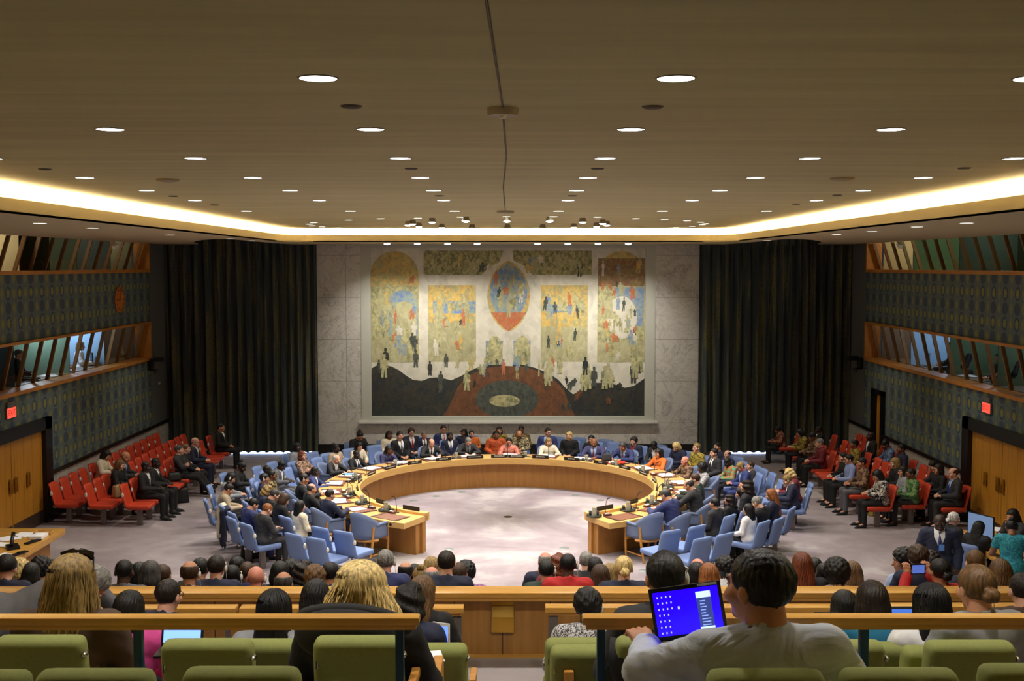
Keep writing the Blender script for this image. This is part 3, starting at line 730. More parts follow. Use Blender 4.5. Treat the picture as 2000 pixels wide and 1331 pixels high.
def make_armchair():
    e = empty('armchair', (0, 0, 0))
    q = MB(); q.rbox((0, .06, .43), (.44, .42, .10), .04, seg=3); q.obj('seat', M_bluearm, e, True)
    n, k = 25, 6; vs_, fs = [], []
    for t in (0, 1):
        for j in range(k):
            for i in range(n):
                a = (i / (n - 1) * 2 - 1); th = a * 1.75
                rx, ry = .275 - .045 * t, .27 - .045 * t
                bow = abs(th)
                if bow < 1.2: x, y = rx * math.sin(th / 1.2 * PI / 2), -ry * math.cos(th / 1.2 * PI / 2)
                else: x = math.copysign(rx, th); y = (bow - 1.2) * .48
                top = .635 + .25 * max(0, math.cos(min(1.0, bow / 1.3) * PI / 2)) ** .8 if bow < 1.3 else .635
                z0 = .40; z = z0 + (top - z0) * j / (k - 1)
                y -= .10 * max(0, (z - .42)) * max(0, math.cos(th / 2)) ** 2 * 1.2
                vs_.append((x, y, z))
    N = n * k
    for j in range(k - 1):
        for i in range(n - 1):
            a = j * n + i; fs += [(a, a + n, a + n + 1, a + 1), (N + a + n, N + a, N + a + 1, N + a + n + 1)]
    for i in range(n - 1):
        a = i; b = (k - 1) * n + i; fs += [(a, a + 1, N + a + 1, N + a), (b + 1, b, N + b, N + b + 1)]
    for j in range(k - 1):
        a = j * n; b = a + n - 1; fs += [(a + n, a, N + a, N + a + n), (b, b + n, N + b + n, N + b)]
    q = MB(); q.add(vs_, fs); q.obj('backrest', M_bluearm, e, True)
    for s in (-1, 1):
        q = MB(); q.rbox((s * .262, .10, .645), (.065, .36, .045), .02, seg=3); q.obj('armrest', M_bluearm, e, True)
        q = MB(); q.tube([(s * .262, .25, .64), (s * .262, .26, .3), (s * .255, .25, 0)], [.02, .022, .016], 8); q.obj('leg', M_oakw2, e)
        q = MB(); q.tube([(s * .255, -.13, .62), (s * .25, -.17, .3), (s * .24, -.24, 0)], [.02, .022, .016], 8); q.obj('leg', M_oakw2, e)
        q = MB(); q.tube([(s * .25, .25, .12), (s * .245, -.2, .12)], .012, 6); q.obj('stretcher', M_oakw2, e)
    q = MB(); q.rbox((0, .24, .365), (.5, .03, .06), .008); pts = [(.262 * math.sin(a), -.20 * math.cos(a) - .03, .375) for a in [PI * (i / 12 - .5) for i in range(13)]]
    q.tube(pts, .028, 6); q.obj('seat_rail', M_oakw2, e)
    return e
M_oakw2 = wood('chair_wood', (.70, .48, .20), (.78, .56, .26), (4, 4, .6), 4, .4)
def make_green(name='theatre_seat'):
    e = empty(name, (0, 0, 0))
    q = MB(); q.rbox((0, .10, .42), (.42, .44, .12), .05, seg=3); q.obj('seat', M_green, e, True)
    q = MB(); q.rbox((0, 0, 0), (.425, .12, .56), .055, Matrix.Translation((0, -.18, .60)) @ Matrix.Rotation(.17, 4, 'X'), 4); q.obj('backrest', M_green, e, True)
    q = MB(); q.rbox((.235, .02, .56), (.045, .34, .05), .012); q.rbox((.235, -.02, .3), (.04, .10, .6), .008); q.obj('armrest', M_oakw2, e)
    q = MB(); q.tube([(-.15, -.24, .78), (-.19, -.25, .80), (-.19, -.27, .74)], .006, 6); q.obj('earpiece_hook', M_chrome, e); q = MB(); q.ell((.215, -.24, .80), (.014, .03, .014)); q.obj('swivel_knob', M_chrome, e)
    return e
P_blue = make_chair(M_bluechair, 'conference_chair'); P_red = make_chair(M_red, 'conference_chair'); P_arm = make_armchair(); P_green = make_green()
PROTO = {'blue': [P_blue, False, 'chair', 'blue adviser chairs around the table'], 'red': [P_red, False, 'chair', 'red chairs along the side walls'], 'arm': [P_arm, False, 'armchair', 'blue armchairs at the horseshoe table'], 'green': [P_green, False, 'seat', 'green theatre seats in the gallery']}
def place(kind, x, y, z, rz, label, s=1.0):
    pr = PROTO[kind]; o = pr[0] if not pr[1] else copy_tree(pr[0]); 
    o.location = (x, y, z); o.rotation_euler = (0, 0, rz); pr[1] = True
    if s != 1: o.scale = (s, s, s)
    return tag(o, label, pr[2], pr[3])
def facing(x, y, tx=0, ty=TC): return math.atan2(-(tx - x), ty - y)
# ------------------------------------------------------------------ horseshoe table
tb = empty('conference_table', (0, TC, 0)); tag(tb, 'large oak horseshoe conference table open toward the viewer', 'table')
def ringpart(name, m, r0, r1, z0, z1, p0=28, p1=332, n=120):
    q = MB(); q.ring(r0, r1, z0, z1, p0, p1, n, (0, 0)); return q.obj(name, m, tb, 'auto')
ringpart('tabletop', M_oak, 3.30, 4.14, .615, .725)
ringpart('raised_rim', M_oak, 3.24, 3.40, .62, .775)
ringpart('front_panel', M_oakp, 3.45, 3.50, 0, .62)
ringpart('recessed_panel', M_oakp, 3.62, 3.66, 0, .62, 30, 330)
for s in (-1, 1):
    q = MB(); q.ring(3.30, 3.62, 0, .618, 180 + s * 151.2, 180 + s * 149.5, 3, (0, 0)); q.obj('end_panel', M_oakp, tb, False)
    q = MB(); q.ring(3.62, 3.66, 0, .618, 180 + s * 151.2, 180 + s * 147.5, 3, (0, 0)); q.obj('end_panel', M_oakp, tb, False)
def pol(r, p, z=0): return Vector((-r * math.sin(math.radians(p)), TC - r * math.cos(math.radians(p)), z))
PH = [36 + 14.4 * k for k in range(21)]
SEAT = ['the empty first place, left table end', 'the left arm delegate in navy', 'the balding delegate on the left arm', 'the black-haired delegate with earphone', 'the delegate in bright blue', 'the white-haired delegate', 'the delegate with blue pin', 'the woman in dark blouse', 'the delegate shuffling papers', 'the grey-haired official', 'the woman in coral, table centre',
        'the woman in cream jacket', 'the bald delegate in blue-violet', 'the delegate bent over red folders', 'the woman in orange scarf', 'the bald man in brown batik', 'the curly-haired person, right bend', 'the brown-haired writing delegate', 'the leaning delegate in dark suit', 'the reading delegate in blue', 'the empty last place, right table end']
names = {0: '', 1: 'BELGIUM', 3: 'CHINA', 4: "CÔTE D'IVOIRE", 5: 'DOMINICAN REPUBLIC', 6: 'EQUATORIAL GUINEA', 7: 'FRANCE', 8: 'GERMANY', 9: 'SECRETARY-GENERAL', 10: 'PRESIDENT', 10.5: 'INDONESIA', 11: 'ESTONIA', 12: 'KUWAIT', 13: 'PERU', 14: 'POLAND', 15: 'RUSSIAN FEDERATION', 16: 'SOUTH AFRICA', 17: 'UNITED KINGDOM', 19: 'UNITED STATES', 20: ''}
M_plate = mat('name_plate_black', (.10, .08, .07), .4); M_let = mat('plate_letters', (.9, .88, .82), .5)
for k, nm in names.items():
    ph = 36 + 14.4 * k + (-3.6 if k == 10 else (-3.4 if k == 10.5 else 0)) + (6 if k == 0 else (-6 if k == 20 else 0)) * 0
    if k == 0: ph -= 1
    p = pol(3.30, ph, .775); rz = -math.radians(ph) + PI   # inner side faces the centre
    e = empty('name_plate', p, math.atan2(p.x, -(p.y - TC)) )
    e.rotation_euler = (0, 0, facing(p.x, p.y) + PI)
    big = k in (0, 20)
    tag(e, ('blank black name plate at ' + SEAT[int(k)]) if not nm else ('black name plate just right of the INDONESIA plate' if k == 11 else 'black name plate reading %s' % nm), 'name plate', 'name plates on the table rim')
    q = MB(); q.prism([(-.21, -.022), (.21, -.022), (.21, .022), (-.21, .022)], 0, .005); q.box((0, 0, .04), (.42, .014, .08), Matrix.Rotation(.0, 4, 'X')); q.obj('plate', M_plate, e, False)
    if nm:
        fs_ = min(.052, .36 / (len(nm) * .62))
        text_mesh(nm, fs_, M_let, e, (0, -.0085, .043), (PI / 2, 0, 0))
NC = MB()
def sock(ph):
    p = pol(4.145, ph, .67)
    q = MB(); q.lathe([(0, 0), (.028, 0), (.032, -.006), (0, -.006)], n=16, M=Matrix.Rotation(-PI / 2, 4, 'X'))
    return p
mS = MB(); mS.lathe([(0, .012), (.024, .012), (.032, .004), (.032, 0)], n=16, M=Matrix.Rotation(PI / 2, 4, 'X')); meS = mS.mesh('control_knob', M_blackm, True)
for k in range(21):
    for d in (-3.6, -2.3):
        p = pol(4.14, PH[k] + d, .67); o = link(meS, 'control_knob', tb, (p.x, p.y - TC, .67), facing(p.x, p.y) )
# per-seat things
def loc_at(r, ph, z, dphi=0):
    p = pol(r, ph + dphi, z); return p, facing(p.x, p.y)
q = MB(); q.rbox((0, 0, .004), (.60, .42, .008), .003); meB = q.mesh('pad', M_blotter, False)
q = MB(); q.bb(-.32, -.27, -.22, .22, 0, .012); meB2 = q.mesh('side_strip', M_blotter_d)
def mic():
    q = MB(); q.rbox((0, 0, .008), (.07, .09, .016), .006); a = q.mesh('base', M_blackm, 'auto')
    q = MB(); q.tube([(0, 0, .015), (0, 0, .12), (0, -.02, .26), (0, -.075, .34)], .0065, 6); b = q.mesh('gooseneck', M_blackm, True)
    q = MB(); q.tube([(0, -.065, .335), (0, -.125, .355)], .013, 8); c = q.mesh('capsule', M_blackm, True)
    return a, b, c
MIC = mic()
q = MB(); q.lathe([(0, 0), (.13, 0), (.15, .012), (.155, .035), (.145, .03), (.13, .014), (0, .012)], n=28); meT = q.mesh('water_tray', mat('tray_metal', (.30, .32, .31), .3, .8), True)
q = MB(); q.lathe([(0, 0), (.05, 0), (.053, .01), (.046, .10), (.042, .15), (.05, .17), (.047, .17), (.039, .15), (.042, .02), (0, .012)], n=20); meP = q.mesh('jug', mat('jug_glass', (.84, .82, .72), .1, alpha=None, trans=.35), True)
q = MB(); q.tube([(.045, 0, .14), (.085, 0, .13), (.085, 0, .06), (.048, 0, .05)], .006, 6); meH = q.mesh('handle', mat('jug_glass'), True)
q = MB(); q.lathe([(0, 0), (.026, 0), (.031, .085), (.029, .085), (.024, .006), (0, .006)], n=16); meG = q.mesh('water_glass', M_glass, True)
q = MB(); q.rbox((0, 0, .02), (.15, .10, .04), .008); meX = q.mesh('box', M_blotter_d)
q = MB(); q.rbox((0, 0, .045), (.09, .05, .015), .004); meX2 = q.mesh('notepaper', M_paper)
ri = random.Random(11)
def papers(p, rz, n, label, wd=.22, ln=.30, spread=.10, blue=False, group='papers on the table', name='paper_stack', cat='papers'):
    q = MB()
    for j in range(n):
        M_ = Matrix.Translation((ri.uniform(-spread, spread), ri.uniform(-.03, .03), .003 + .0035 * j)) @ Matrix.Rotation(ri.uniform(-.35, .35) * (spread * 8), 4, 'Z')
        if blue and j == n - 1: q.cur = 1
        q.box((0, 0, 0), (wd, ln, .003), M_)
    o = q.obj(name, [M_paper, mat('blue_folder', (.45, .70, .92), .6)], None, False); o.location = p; o.rotation_euler = (0, 0, rz)
    return tag(o, label, cat, group)
for k in range(21):
    ph = PH[k]; w_ = SEAT[k]
    p, rz = loc_at(3.84, ph, .727)
    e = empty('desk_blotter', p, rz); tag(e, 'brown leather blotter before ' + w_, 'blotter', 'leather blotters around the table'); link(meB, 'pad', e); link(meB2, 'side_strip', e); link(meB2, 'side_strip', e).location = (.59, 0, 0)
    p, rz = loc_at(3.50, ph, .727, (2.5 if k != 10 else 0))
    e = empty('microphone', p, rz); tag(e, 'gooseneck microphone before ' + w_, 'microphone', 'gooseneck microphones around the table')
    for me, nm in zip(MIC, ('base', 'gooseneck', 'capsule')): link(me, nm, e)
    p, rz = loc_at(3.60, ph, .745, -1.5 if k % 2 else 3)
    e = empty('pencil_box', p + Vector((0, 0, -.016)), rz + ri.uniform(-.3, .3)); tag(e, 'small dark red note box before ' + w_, 'box', 'note boxes around the table'); link(meX, 'box', e); link(meX2, 'notepaper', e)
    if k not in (0, 20):
        p, rz = loc_at(3.88, ph, .737)
        papers(p, rz + ri.uniform(-.3, .3), 3 if k % 2 else 5, 'white papers before ' + w_, spread=.12 if k not in (19, 1) else .04, blue=(k == 5))
    if k % 2 == 0 or k in (1, 19, 17, 12, 13):
        p, rz = loc_at(3.52, ph, .727, 7.2 if k not in (12, 13) else 5)
        e = empty('tray_with_jug', p, rz) if False else None
        o = link(meT, 'serving_tray', None, p, rz); tag(o, 'round grey metal tray beside ' + w_, 'tray', 'drink trays around the table')
        e = empty('water_jug', p + Vector((0, 0, .012)), rz + ri.uniform(-1, 1)); tag(e, 'glass water jug on the tray beside ' + w_, 'jug', 'water jugs around the table'); link(meP, 'jug_body', e); link(meH, 'handle', e)
        for j, (dx, dy) in enumerate(((.1, .02), (-.03, .1))):
            gp = p + Matrix.Rotation(rz, 3, 'Z') @ Vector((dx * .95, dy * .95, .013))
            o = link(meG, 'drinking_glass', None, gp); tag(o, ['upright', 'second'][j] + ' glass on the tray beside ' + w_, 'glass', 'drinking glasses around the table')
for i, (ph, c, dz) in enumerate(((223, (.80, .22, .16), 0), (225, (.90, .72, .25), .018), (226, (.78, .18, .14), .036))):
    p, rz = loc_at(3.78 + .03 * i, ph, .733 + dz); q = MB(); q.rbox((0, 0, .008), (.24, .32, .014), .003); o = q.obj('folder', mat('folder%d' % i, c, .6)); o.location = p; o.rotation_euler = (0, 0, rz + .3 * i)
    tag(o, ['red folder at the bottom of the right-hand pile', 'yellow folder in the middle of the right-hand pile', 'red folder on top of the right-hand pile'][i], 'folder')
p, rz = loc_at(4.55, 216.5, .95)
# floor sockets in the open circle
M_fs = mat('floor_socket', (.48, .52, .50), .5, .3)
for i, (x, y) in enumerate([(992, 1010), (902, 962), (853, 970), (808, 979), (877, 1073), (1102, 1071), (1076, 959), (1124, 968), (1172, 978), (1258, 1115)]):
    p = at_z(x, y, 0); q = MB(); q.lathe([(0, .006), (.09, .006), (.1, 0)], n=24); o = q.obj('floor_socket', M_fs if i else M_black); o.location = p
    tag(o, ['dark round floor box at the centre of the open circle', 'flat round floor box, left group, nearest the middle', 'flat round floor box, left group, second from middle', 'flat round floor box, left group, third from middle', 'flat round floor box just inside the left table end', 'flat round floor box just inside the right table end',
            'flat round floor box, right group, nearest the middle', 'flat round floor box, right group, second from middle', 'flat round floor box, right group, third from middle', 'flat round floor box in front of right chairs'][i], 'floor box', 'round floor boxes in the carpet')
# black handbag between two delegates at the far right of the table
def bag(p, rz, size, c, label, name='handbag', straps=True):
    e = empty(name, p, rz); tag(e, label, 'bag'); w_, d_, h_ = size
    q = MB(); q.rbox((0, 0, h_ / 2), size, min(size) * .25, seg=3, taper=(.8, .7)); q.obj('bag_body', mat('bag_%d%d%d' % tuple(int(x * 99) for x in c), c, .5, var=.1, vscale=12), e, True)
    if straps:
        q = MB(); q.tube([(w_ * .3 * math.cos(a), 0, h_ * .95 + h_ * .45 * math.sin(a)) for a in [PI * i / 10 for i in range(11)]], .012, 6); q.obj('handle', mat('strap_dark', (.1, .08, .07), .5), e, True)
    return e
bag(pol(4.0, 218.2, .735), .4, (.27, .12, .17), (.22, .22, .23), 'shiny black handbag standing among table papers, right of centre')
# ------------------------------------------------------------------ gallery furniture
PY = 9.62
def zy(py, Y): return at_y(990, py, Y).z
e = empty('gallery_barrier', (0, PY, 2.16)); tag(e, 'long low oak panelled barrier across the gallery', 'barrier')
zt = zy(1157, PY - .1) - 2.16
q = MB(); q.rbox((0, -.03, zt - .02), (19.8, .22, .045), .01); q.rbox((0, -.06, zt - .058), (19.8, .14, .035), .006); q.obj('top_rail', M_rail, e)
q = MB(); q.bb(-9.9, 9.9, -.02, .04, 0, zt - .06); q.obj('panel', wood('barrier_panel', (.60, .42, .18), (.69, .50, .24), (6, 1, .5), 2.5, .4, 1), e, False)
q = MB(); q.bb(-9.9, 9.9, -.035, -.02, 0, .03); q.obj('base_strip', M_rail, e, False)
p0 = at_y(982, 1203, PY)
q = MB(); q.rbox((p0.x, -.035, p0.z - 2.16), (.20, .03, .28), .006); q.obj('letter_box', M_brass, e); 
q = MB(); q.rbox((p0.x, -.055, p0.z - 2.16 + .055), (.19, .02, .1), .004); q.obj('letter_box_flap', mat('brass_light', (.85, .70, .35), .3, .9), e)
def deskrail(x0, x1, py, Y, floor, label, posts, th=.045, dp=.12, m=M_rail, pm=M_post, pr=.02):
    z = zy(py, Y - dp / 2) ; e = empty('gallery_desk', ((x0 + x1) / 2, Y, floor)); tag(e, label, 'desk', 'slim oak desks of the gallery'); L = x1 - x0; h = z - floor
    q = MB(); q.rbox((0, 0, h - th / 2), (L, dp, th), .008); q.rbox((0, -.0, h - th - .012), (L - .03, dp * .7, .024), .005); q.obj('desktop', m, e)
    for px in posts:
        q = MB(); q.rbox((px - (x0 + x1) / 2, .0, (h - th) / 2), (pr * 2, pr * 2.4, h - th), .004); q.obj('post', pm, e)
    return e
xl = lambda px, Y, py=1190: at_y(px, py, Y).x
YM = 8.9
deskrail(xl(455, YM) - 4.2 - 1.6, xl(463, YM), 1189, YM, 2.16, 'slim oak desk behind barrier, left outer section', [xl(60, YM), xl(445, YM)])
deskrail(xl(470, YM), xl(906, YM), 1189, YM, 2.16, 'slim oak desk behind barrier, left of aisle', [xl(487, YM), xl(888, YM), xl(897, YM)])
deskrail(xl(1065, YM), xl(1640, YM), 1188, YM, 2.16, 'slim oak desk behind barrier, right of aisle', [xl(1076, YM), xl(1085, YM), xl(1500, YM)])
deskrail(xl(1652, YM), xl(2010, YM) + 2.5, 1186, YM, 2.16, 'slim oak desk behind barrier, right outer section', [xl(1700, YM), xl(1950, YM)])
YR = 4.78
deskrail(xl(-160, YR, 1210), xl(820, YR, 1210), 1208, YR, 3.33, 'near oak rail on blue steel posts, left of aisle', [xl(262, YR - .05), xl(778, YR - .05)], .034, .075, M_rail, M_teal, .018)
deskrail(xl(1137, YR, 1210), xl(2160, YR, 1210), 1208, YR, 3.33, 'near oak rail on blue steel posts, right of aisle', [xl(1176, YR - .05), xl(1695, YR - .05)], .034, .075, M_rail, M_teal, .018)
def green(px, py, Y, floor, label, s=1.0, rz=0):
    p = at_y(px, py, Y)          # top middle of the backrest
    x, y = p.x, p.y
    zs = (p.z - floor) / .88
    o = place('green', x - .24 * math.sin(rz) * 0, y + .225, floor + (p.z - floor - .88 * s), rz, label, s)
    return o
gl = [(-58, 1312, 3.9, 'far left edge'), (185, 1310, 3.9, 'left half, second from edge'), (471, 1306, 3.9, 'left half, nearest the aisle'), (1497, 1310, 3.9, 'right half, behind the man with laptop'), (1757, 1308, 3.9, 'right half, third from edge'), (2030, 1300, 3.9, 'far right edge')]
for x, y, Y, l in gl: green(x, y, Y, 3.33, 'green theatre seat of the nearest row, ' + l, 1.0 if True else 1)
gl = [(78, 1243, 5.15, 'far left, beside brown-jacket woman'), (405, 1250, 5.05, 'under the blue laptop'), (700, 1244, 5.15, 'behind the fair-haired woman'), (1290, 1244, 5.15, 'draped with a black coat'), (1640, 1252, 5.2, 'beside the grey-shirted man'), (1895, 1253, 5.2, 'right side, third from the edge')]
for x, y, Y, l in gl: green(x, y, Y, 2.93, 'green theatre seat of the second row, ' + l)
gl = [(520, 1250, 6.2, 'right of the blue laptop'), (845, 1258, 6.6, 'beside the aisle on the left'), (1135, 1248, 6.4, 'beside the aisle on the right'), (1150, 1262, 6.0, 'just behind the aisle-side right seat'), (1755, 1256, 6.3, 'next to the white-shirted person'), (1840, 1263, 5.8, 'in front of the third seat from edge'), (1985, 1242, 6.2, 'right edge of the picture')]
for x, y, Y, l in gl: green(x, y, Y, 2.45, 'green theatre seat farther forward, ' + l)
for i, (x, y, Y, fl, h) in enumerate([(1075, 1270, 6.9, 2.45, .62), (1090, 1280, 6.5, 2.45, .62), (1108, 1290, 6.1, 2.45, .62), (840, 1275, 6.6, 2.45, .62), (853, 1302, 5.9, 2.93, .62), (885, 1285, 6.9, 2.45, .5)]):
    p = at_y(x, y, Y); q = MB(); q.rbox((0, 0, (p.z - fl) / 2), (.055, .36, p.z - fl), .012); o = q.obj('seat_end_panel', M_oakw2); o.location = (p.x, p.y, fl)
    tag(o, 'upright oak seat end beside the aisle, %s' % ['right side, farthest', 'right side, middle', 'right side, nearest', 'left side, farthest', 'left side, nearest', 'left side, lowest one'][i], 'seat end', 'oak seat ends along the aisle')
# ------------------------------------------------------------------ staff desks at the sides
e = empty('staff_desk', (-9.0, 18.9, 0)); tag(e, 'oak staff desk with phone at the lower left', 'desk')
q = MB(); q.rbox((0, 0, .70), (1.7, 2.9, .11), .01); q.obj('desktop', M_rail, e)
q = MB(); q.bb(-.7, .66, -1.3, 1.2, 0, .65); q.obj('carcass', M_oakp, e, False)
TZ = .757
def on(px, py, z=TZ): return at_z(px, py, z)
e = empty('desk_phone', on(25, 1072), .6); tag(e, 'black desk telephone with upright handset on left staff desk', 'telephone')
q = MB(); q.rbox((0, 0, .03), (.2, .24, .05), .015, Matrix.Rotation(.1, 4, 'X')); q.obj('base', M_blackm, e)
q = MB(); q.tube([(-.03, -.08, .08), (0, .02, .17), (.04, .12, .24)], [.035, .03, .035], 10); q.obj('handset', M_blackm, e, True)
for i, (x, y, n, l) in enumerate([(5, 1066, 4, 'papers left of the desk telephone'), (20, 1053, 4, 'papers behind the desk telephone'), (47, 1046, 4, 'papers at the far side of left staff desk'), (8, 1088, 3, 'papers near the black-capped man, left desk')]):
    papers(on(x, y), 1.2 + i, n, 'white ' + l, .24, .33, .05, group='papers on the left staff desk')
q = MB(); q.rbox((0, 0, .03), (.22, .3, .06), .004); o = q.obj('paper_block', M_paper); o.location = on(76, 1051); tag(o, 'thick white paper block on left staff desk', 'papers')
e = empty('letter_tray', on(86, 1043), .1); tag(e, 'shallow wooden letter tray at corner of left staff desk', 'tray')
q = MB(); q.bb(-.15, .15, -.12, .12, 0, .012); q.bb(-.15, -.14, -.12, .12, 0, .05); q.bb(.14, .15, -.12, .12, 0, .05); q.bb(-.15, .15, .11, .12, 0, .05); q.bb(-.15, .15, -.12, -.11, 0, .05); q.obj('tray', M_oak, e, False)
for i, (x, y) in enumerate(((64, 1060), (38, 1083))):
    q = MB(); q.rbox((0, 0, .012), (.1, .34, .024), .006); q.rbox((0, 0, .03), (.06, .05, .02), .004); o = q.obj('control_panel', M_blackm); o.location = on(x, y); o.rotation_euler = (0, 0, -.3); tag(o, ['far black control strip set in left staff desk', 'near black control strip set in left staff desk'][i], 'control panel')
e = empty('staff_desk', (8.9, 18.6, 0)); tag(e, 'oak staff desk with monitors at the right', 'desk')
q = MB(); q.rbox((0, 0, .70), (1.5, 3.2, .10), .01); q.obj('desktop', M_rail, e)
q = MB(); q.bb(-.6, .6, -1.4, 1.4, 0, .65); q.obj('carcass', M_oakp, e, False)
monitor((8.32, 19.3, .75), -1.12, 'large monitor with blue-grey picture on right staff desk', .56, .40, screen=mat('screen_soft', (.3, .4, .55), .3, emit=(.12, .17, .28), es=.45))
monitor((6.5, 18.2, .02), .9, 'small dark monitor leaning beside the standing man', .4, .3)
for i, (x, y) in enumerate(((1885, 1048), (1940, 1035), (1990, 1092), (1975, 1040))):
    papers(on(x, y), i, 4, 'white papers on right staff desk, %s' % ['beside the large monitor', 'behind the large monitor', 'at the right picture edge', 'in front of the dark-haired woman'][i], .25, .32, .06, group='papers on the right staff desk')
# ------------------------------------------------------------------ people: smooth implicit bodies
def V3(*a): return np.array(a, dtype=np.float32)
def rc(P, a, b, r1, r2):
    a = V3(*a); b = V3(*b); d = b - a; L = float(d @ d) + 1e-9
    t = np.clip(((P - a) @ d) / L, 0, 1)
    return np.linalg.norm(P - a - t[:, None] * d, axis=1) - (r1 + (r2 - r1) * t)
def el(P, c, r):
    r = V3(*r); q = P - V3(*c); k0 = np.linalg.norm(q / r, axis=1); k1 = np.linalg.norm(q / (r * r), axis=1) + 1e-6
    return k0 * (k0 - 1) / k1
def smin(a, b, k):
    h = np.clip(.5 + .5 * (b - a) / k, 0, 1); return b * (1 - h) + a * h - k * h * (1 - h)
def U(k, *fs):
    r = fs[0]
    for f in fs[1:]: r = smin(r, f, k)
    return r
def nets(f, lo, hi, h):
    """surface nets over the zero level of f"""
    lo = np.array(lo, np.float32); n = [int(math.ceil((b - a) / h)) + 1 for a, b in zip(lo, hi)]
    gx, gy, gz = (lo[i] + h * np.arange(n[i], dtype=np.float32) for i in range(3))
    P = np.stack(np.meshgrid(gx, gy, gz, indexing='ij'), -1).reshape(-1, 3)
    W = np.concatenate([f(P[i:i + 200000]) for i in range(0, len(P), 200000)]).reshape(n)
    S = W < 0; c = [m - 1 for m in n]
    acc = np.zeros((*c, 3), np.float32); cnt = np.zeros(c, np.float32)
    offs = [(0, 0), (0, 1), (1, 0), (1, 1)]
    for ax in range(3):
        o = [k for k in range(3) if k != ax]
        for u, v in offs:
            s0 = [slice(0, c[k]) for k in range(3)]; s0[o[0]] = slice(u, u + c[o[0]]); s0[o[1]] = slice(v, v + c[o[1]])
            s1 = list(s0); s1[ax] = slice(1, c[ax] + 1)
            a, b = W[tuple(s0)], W[tuple(s1)]; x = (a < 0) != (b < 0)
            t = np.where(x, a / np.where(x, a - b, 1), 0)
            cnt += x
            acc[..., ax] += t * x; acc[..., o[0]] += u * x; acc[..., o[1]] += v * x
    act = cnt > 0; idx = -np.ones(c, np.int64); k = int(act.sum()); idx[act] = np.arange(k)
    ijk = np.argwhere(act); vs_ = lo + h * (ijk + acc[act] / cnt[act][:, None])
    faces = []
    for ax in range(3):
        o = [q for q in range(3) if q != ax]
        s = [slice(1, c[q]) for q in range(3)]; s[ax] = slice(0, c[ax]); s1 = list(s); s1[ax] = slice(1, c[ax] + 1)
        a, b = S[tuple(s)], S[tuple(s1)]
        e = np.argwhere(a != b)
        if not len(e): continue
        full = e + np.array([0 if q == ax else 1 for q in range(3)]); neg = a[tuple(e.T)]
        def cell(du, dv):
            q = full.copy(); q[:, o[0]] -= du; q[:, o[1]] -= dv; return idx[tuple(q.T)]
        Q = np.stack([cell(1, 1), cell(0, 1), cell(0, 0), cell(1, 0)], 1)
        flip = ~neg if ax != 1 else neg
        Q[flip] = Q[flip][:, ::-1]; faces.append(Q)
    return vs_, np.concatenate(faces)
def nmesh(name, parts, mats):
    """parts: list of (verts, faces, material index)"""
    vs_, fs, mi, o = [], [], [], 0
    for v, f, m in parts:
        vs_.append(np.asarray(v, np.float32)); fs += [tuple(int(i) + o for i in q) for q in f]; mi += [m] * len(f); o += len(v)
    me = bpy.data.meshes.new(name); me.from_pydata(np.concatenate(vs_).tolist(), [], fs)
    for m in mats: me.materials.append(m)
    me.polygons.foreach_set('material_index', mi); me.polygons.foreach_set('use_smooth', [True] * len(fs)); me.update()
    return me
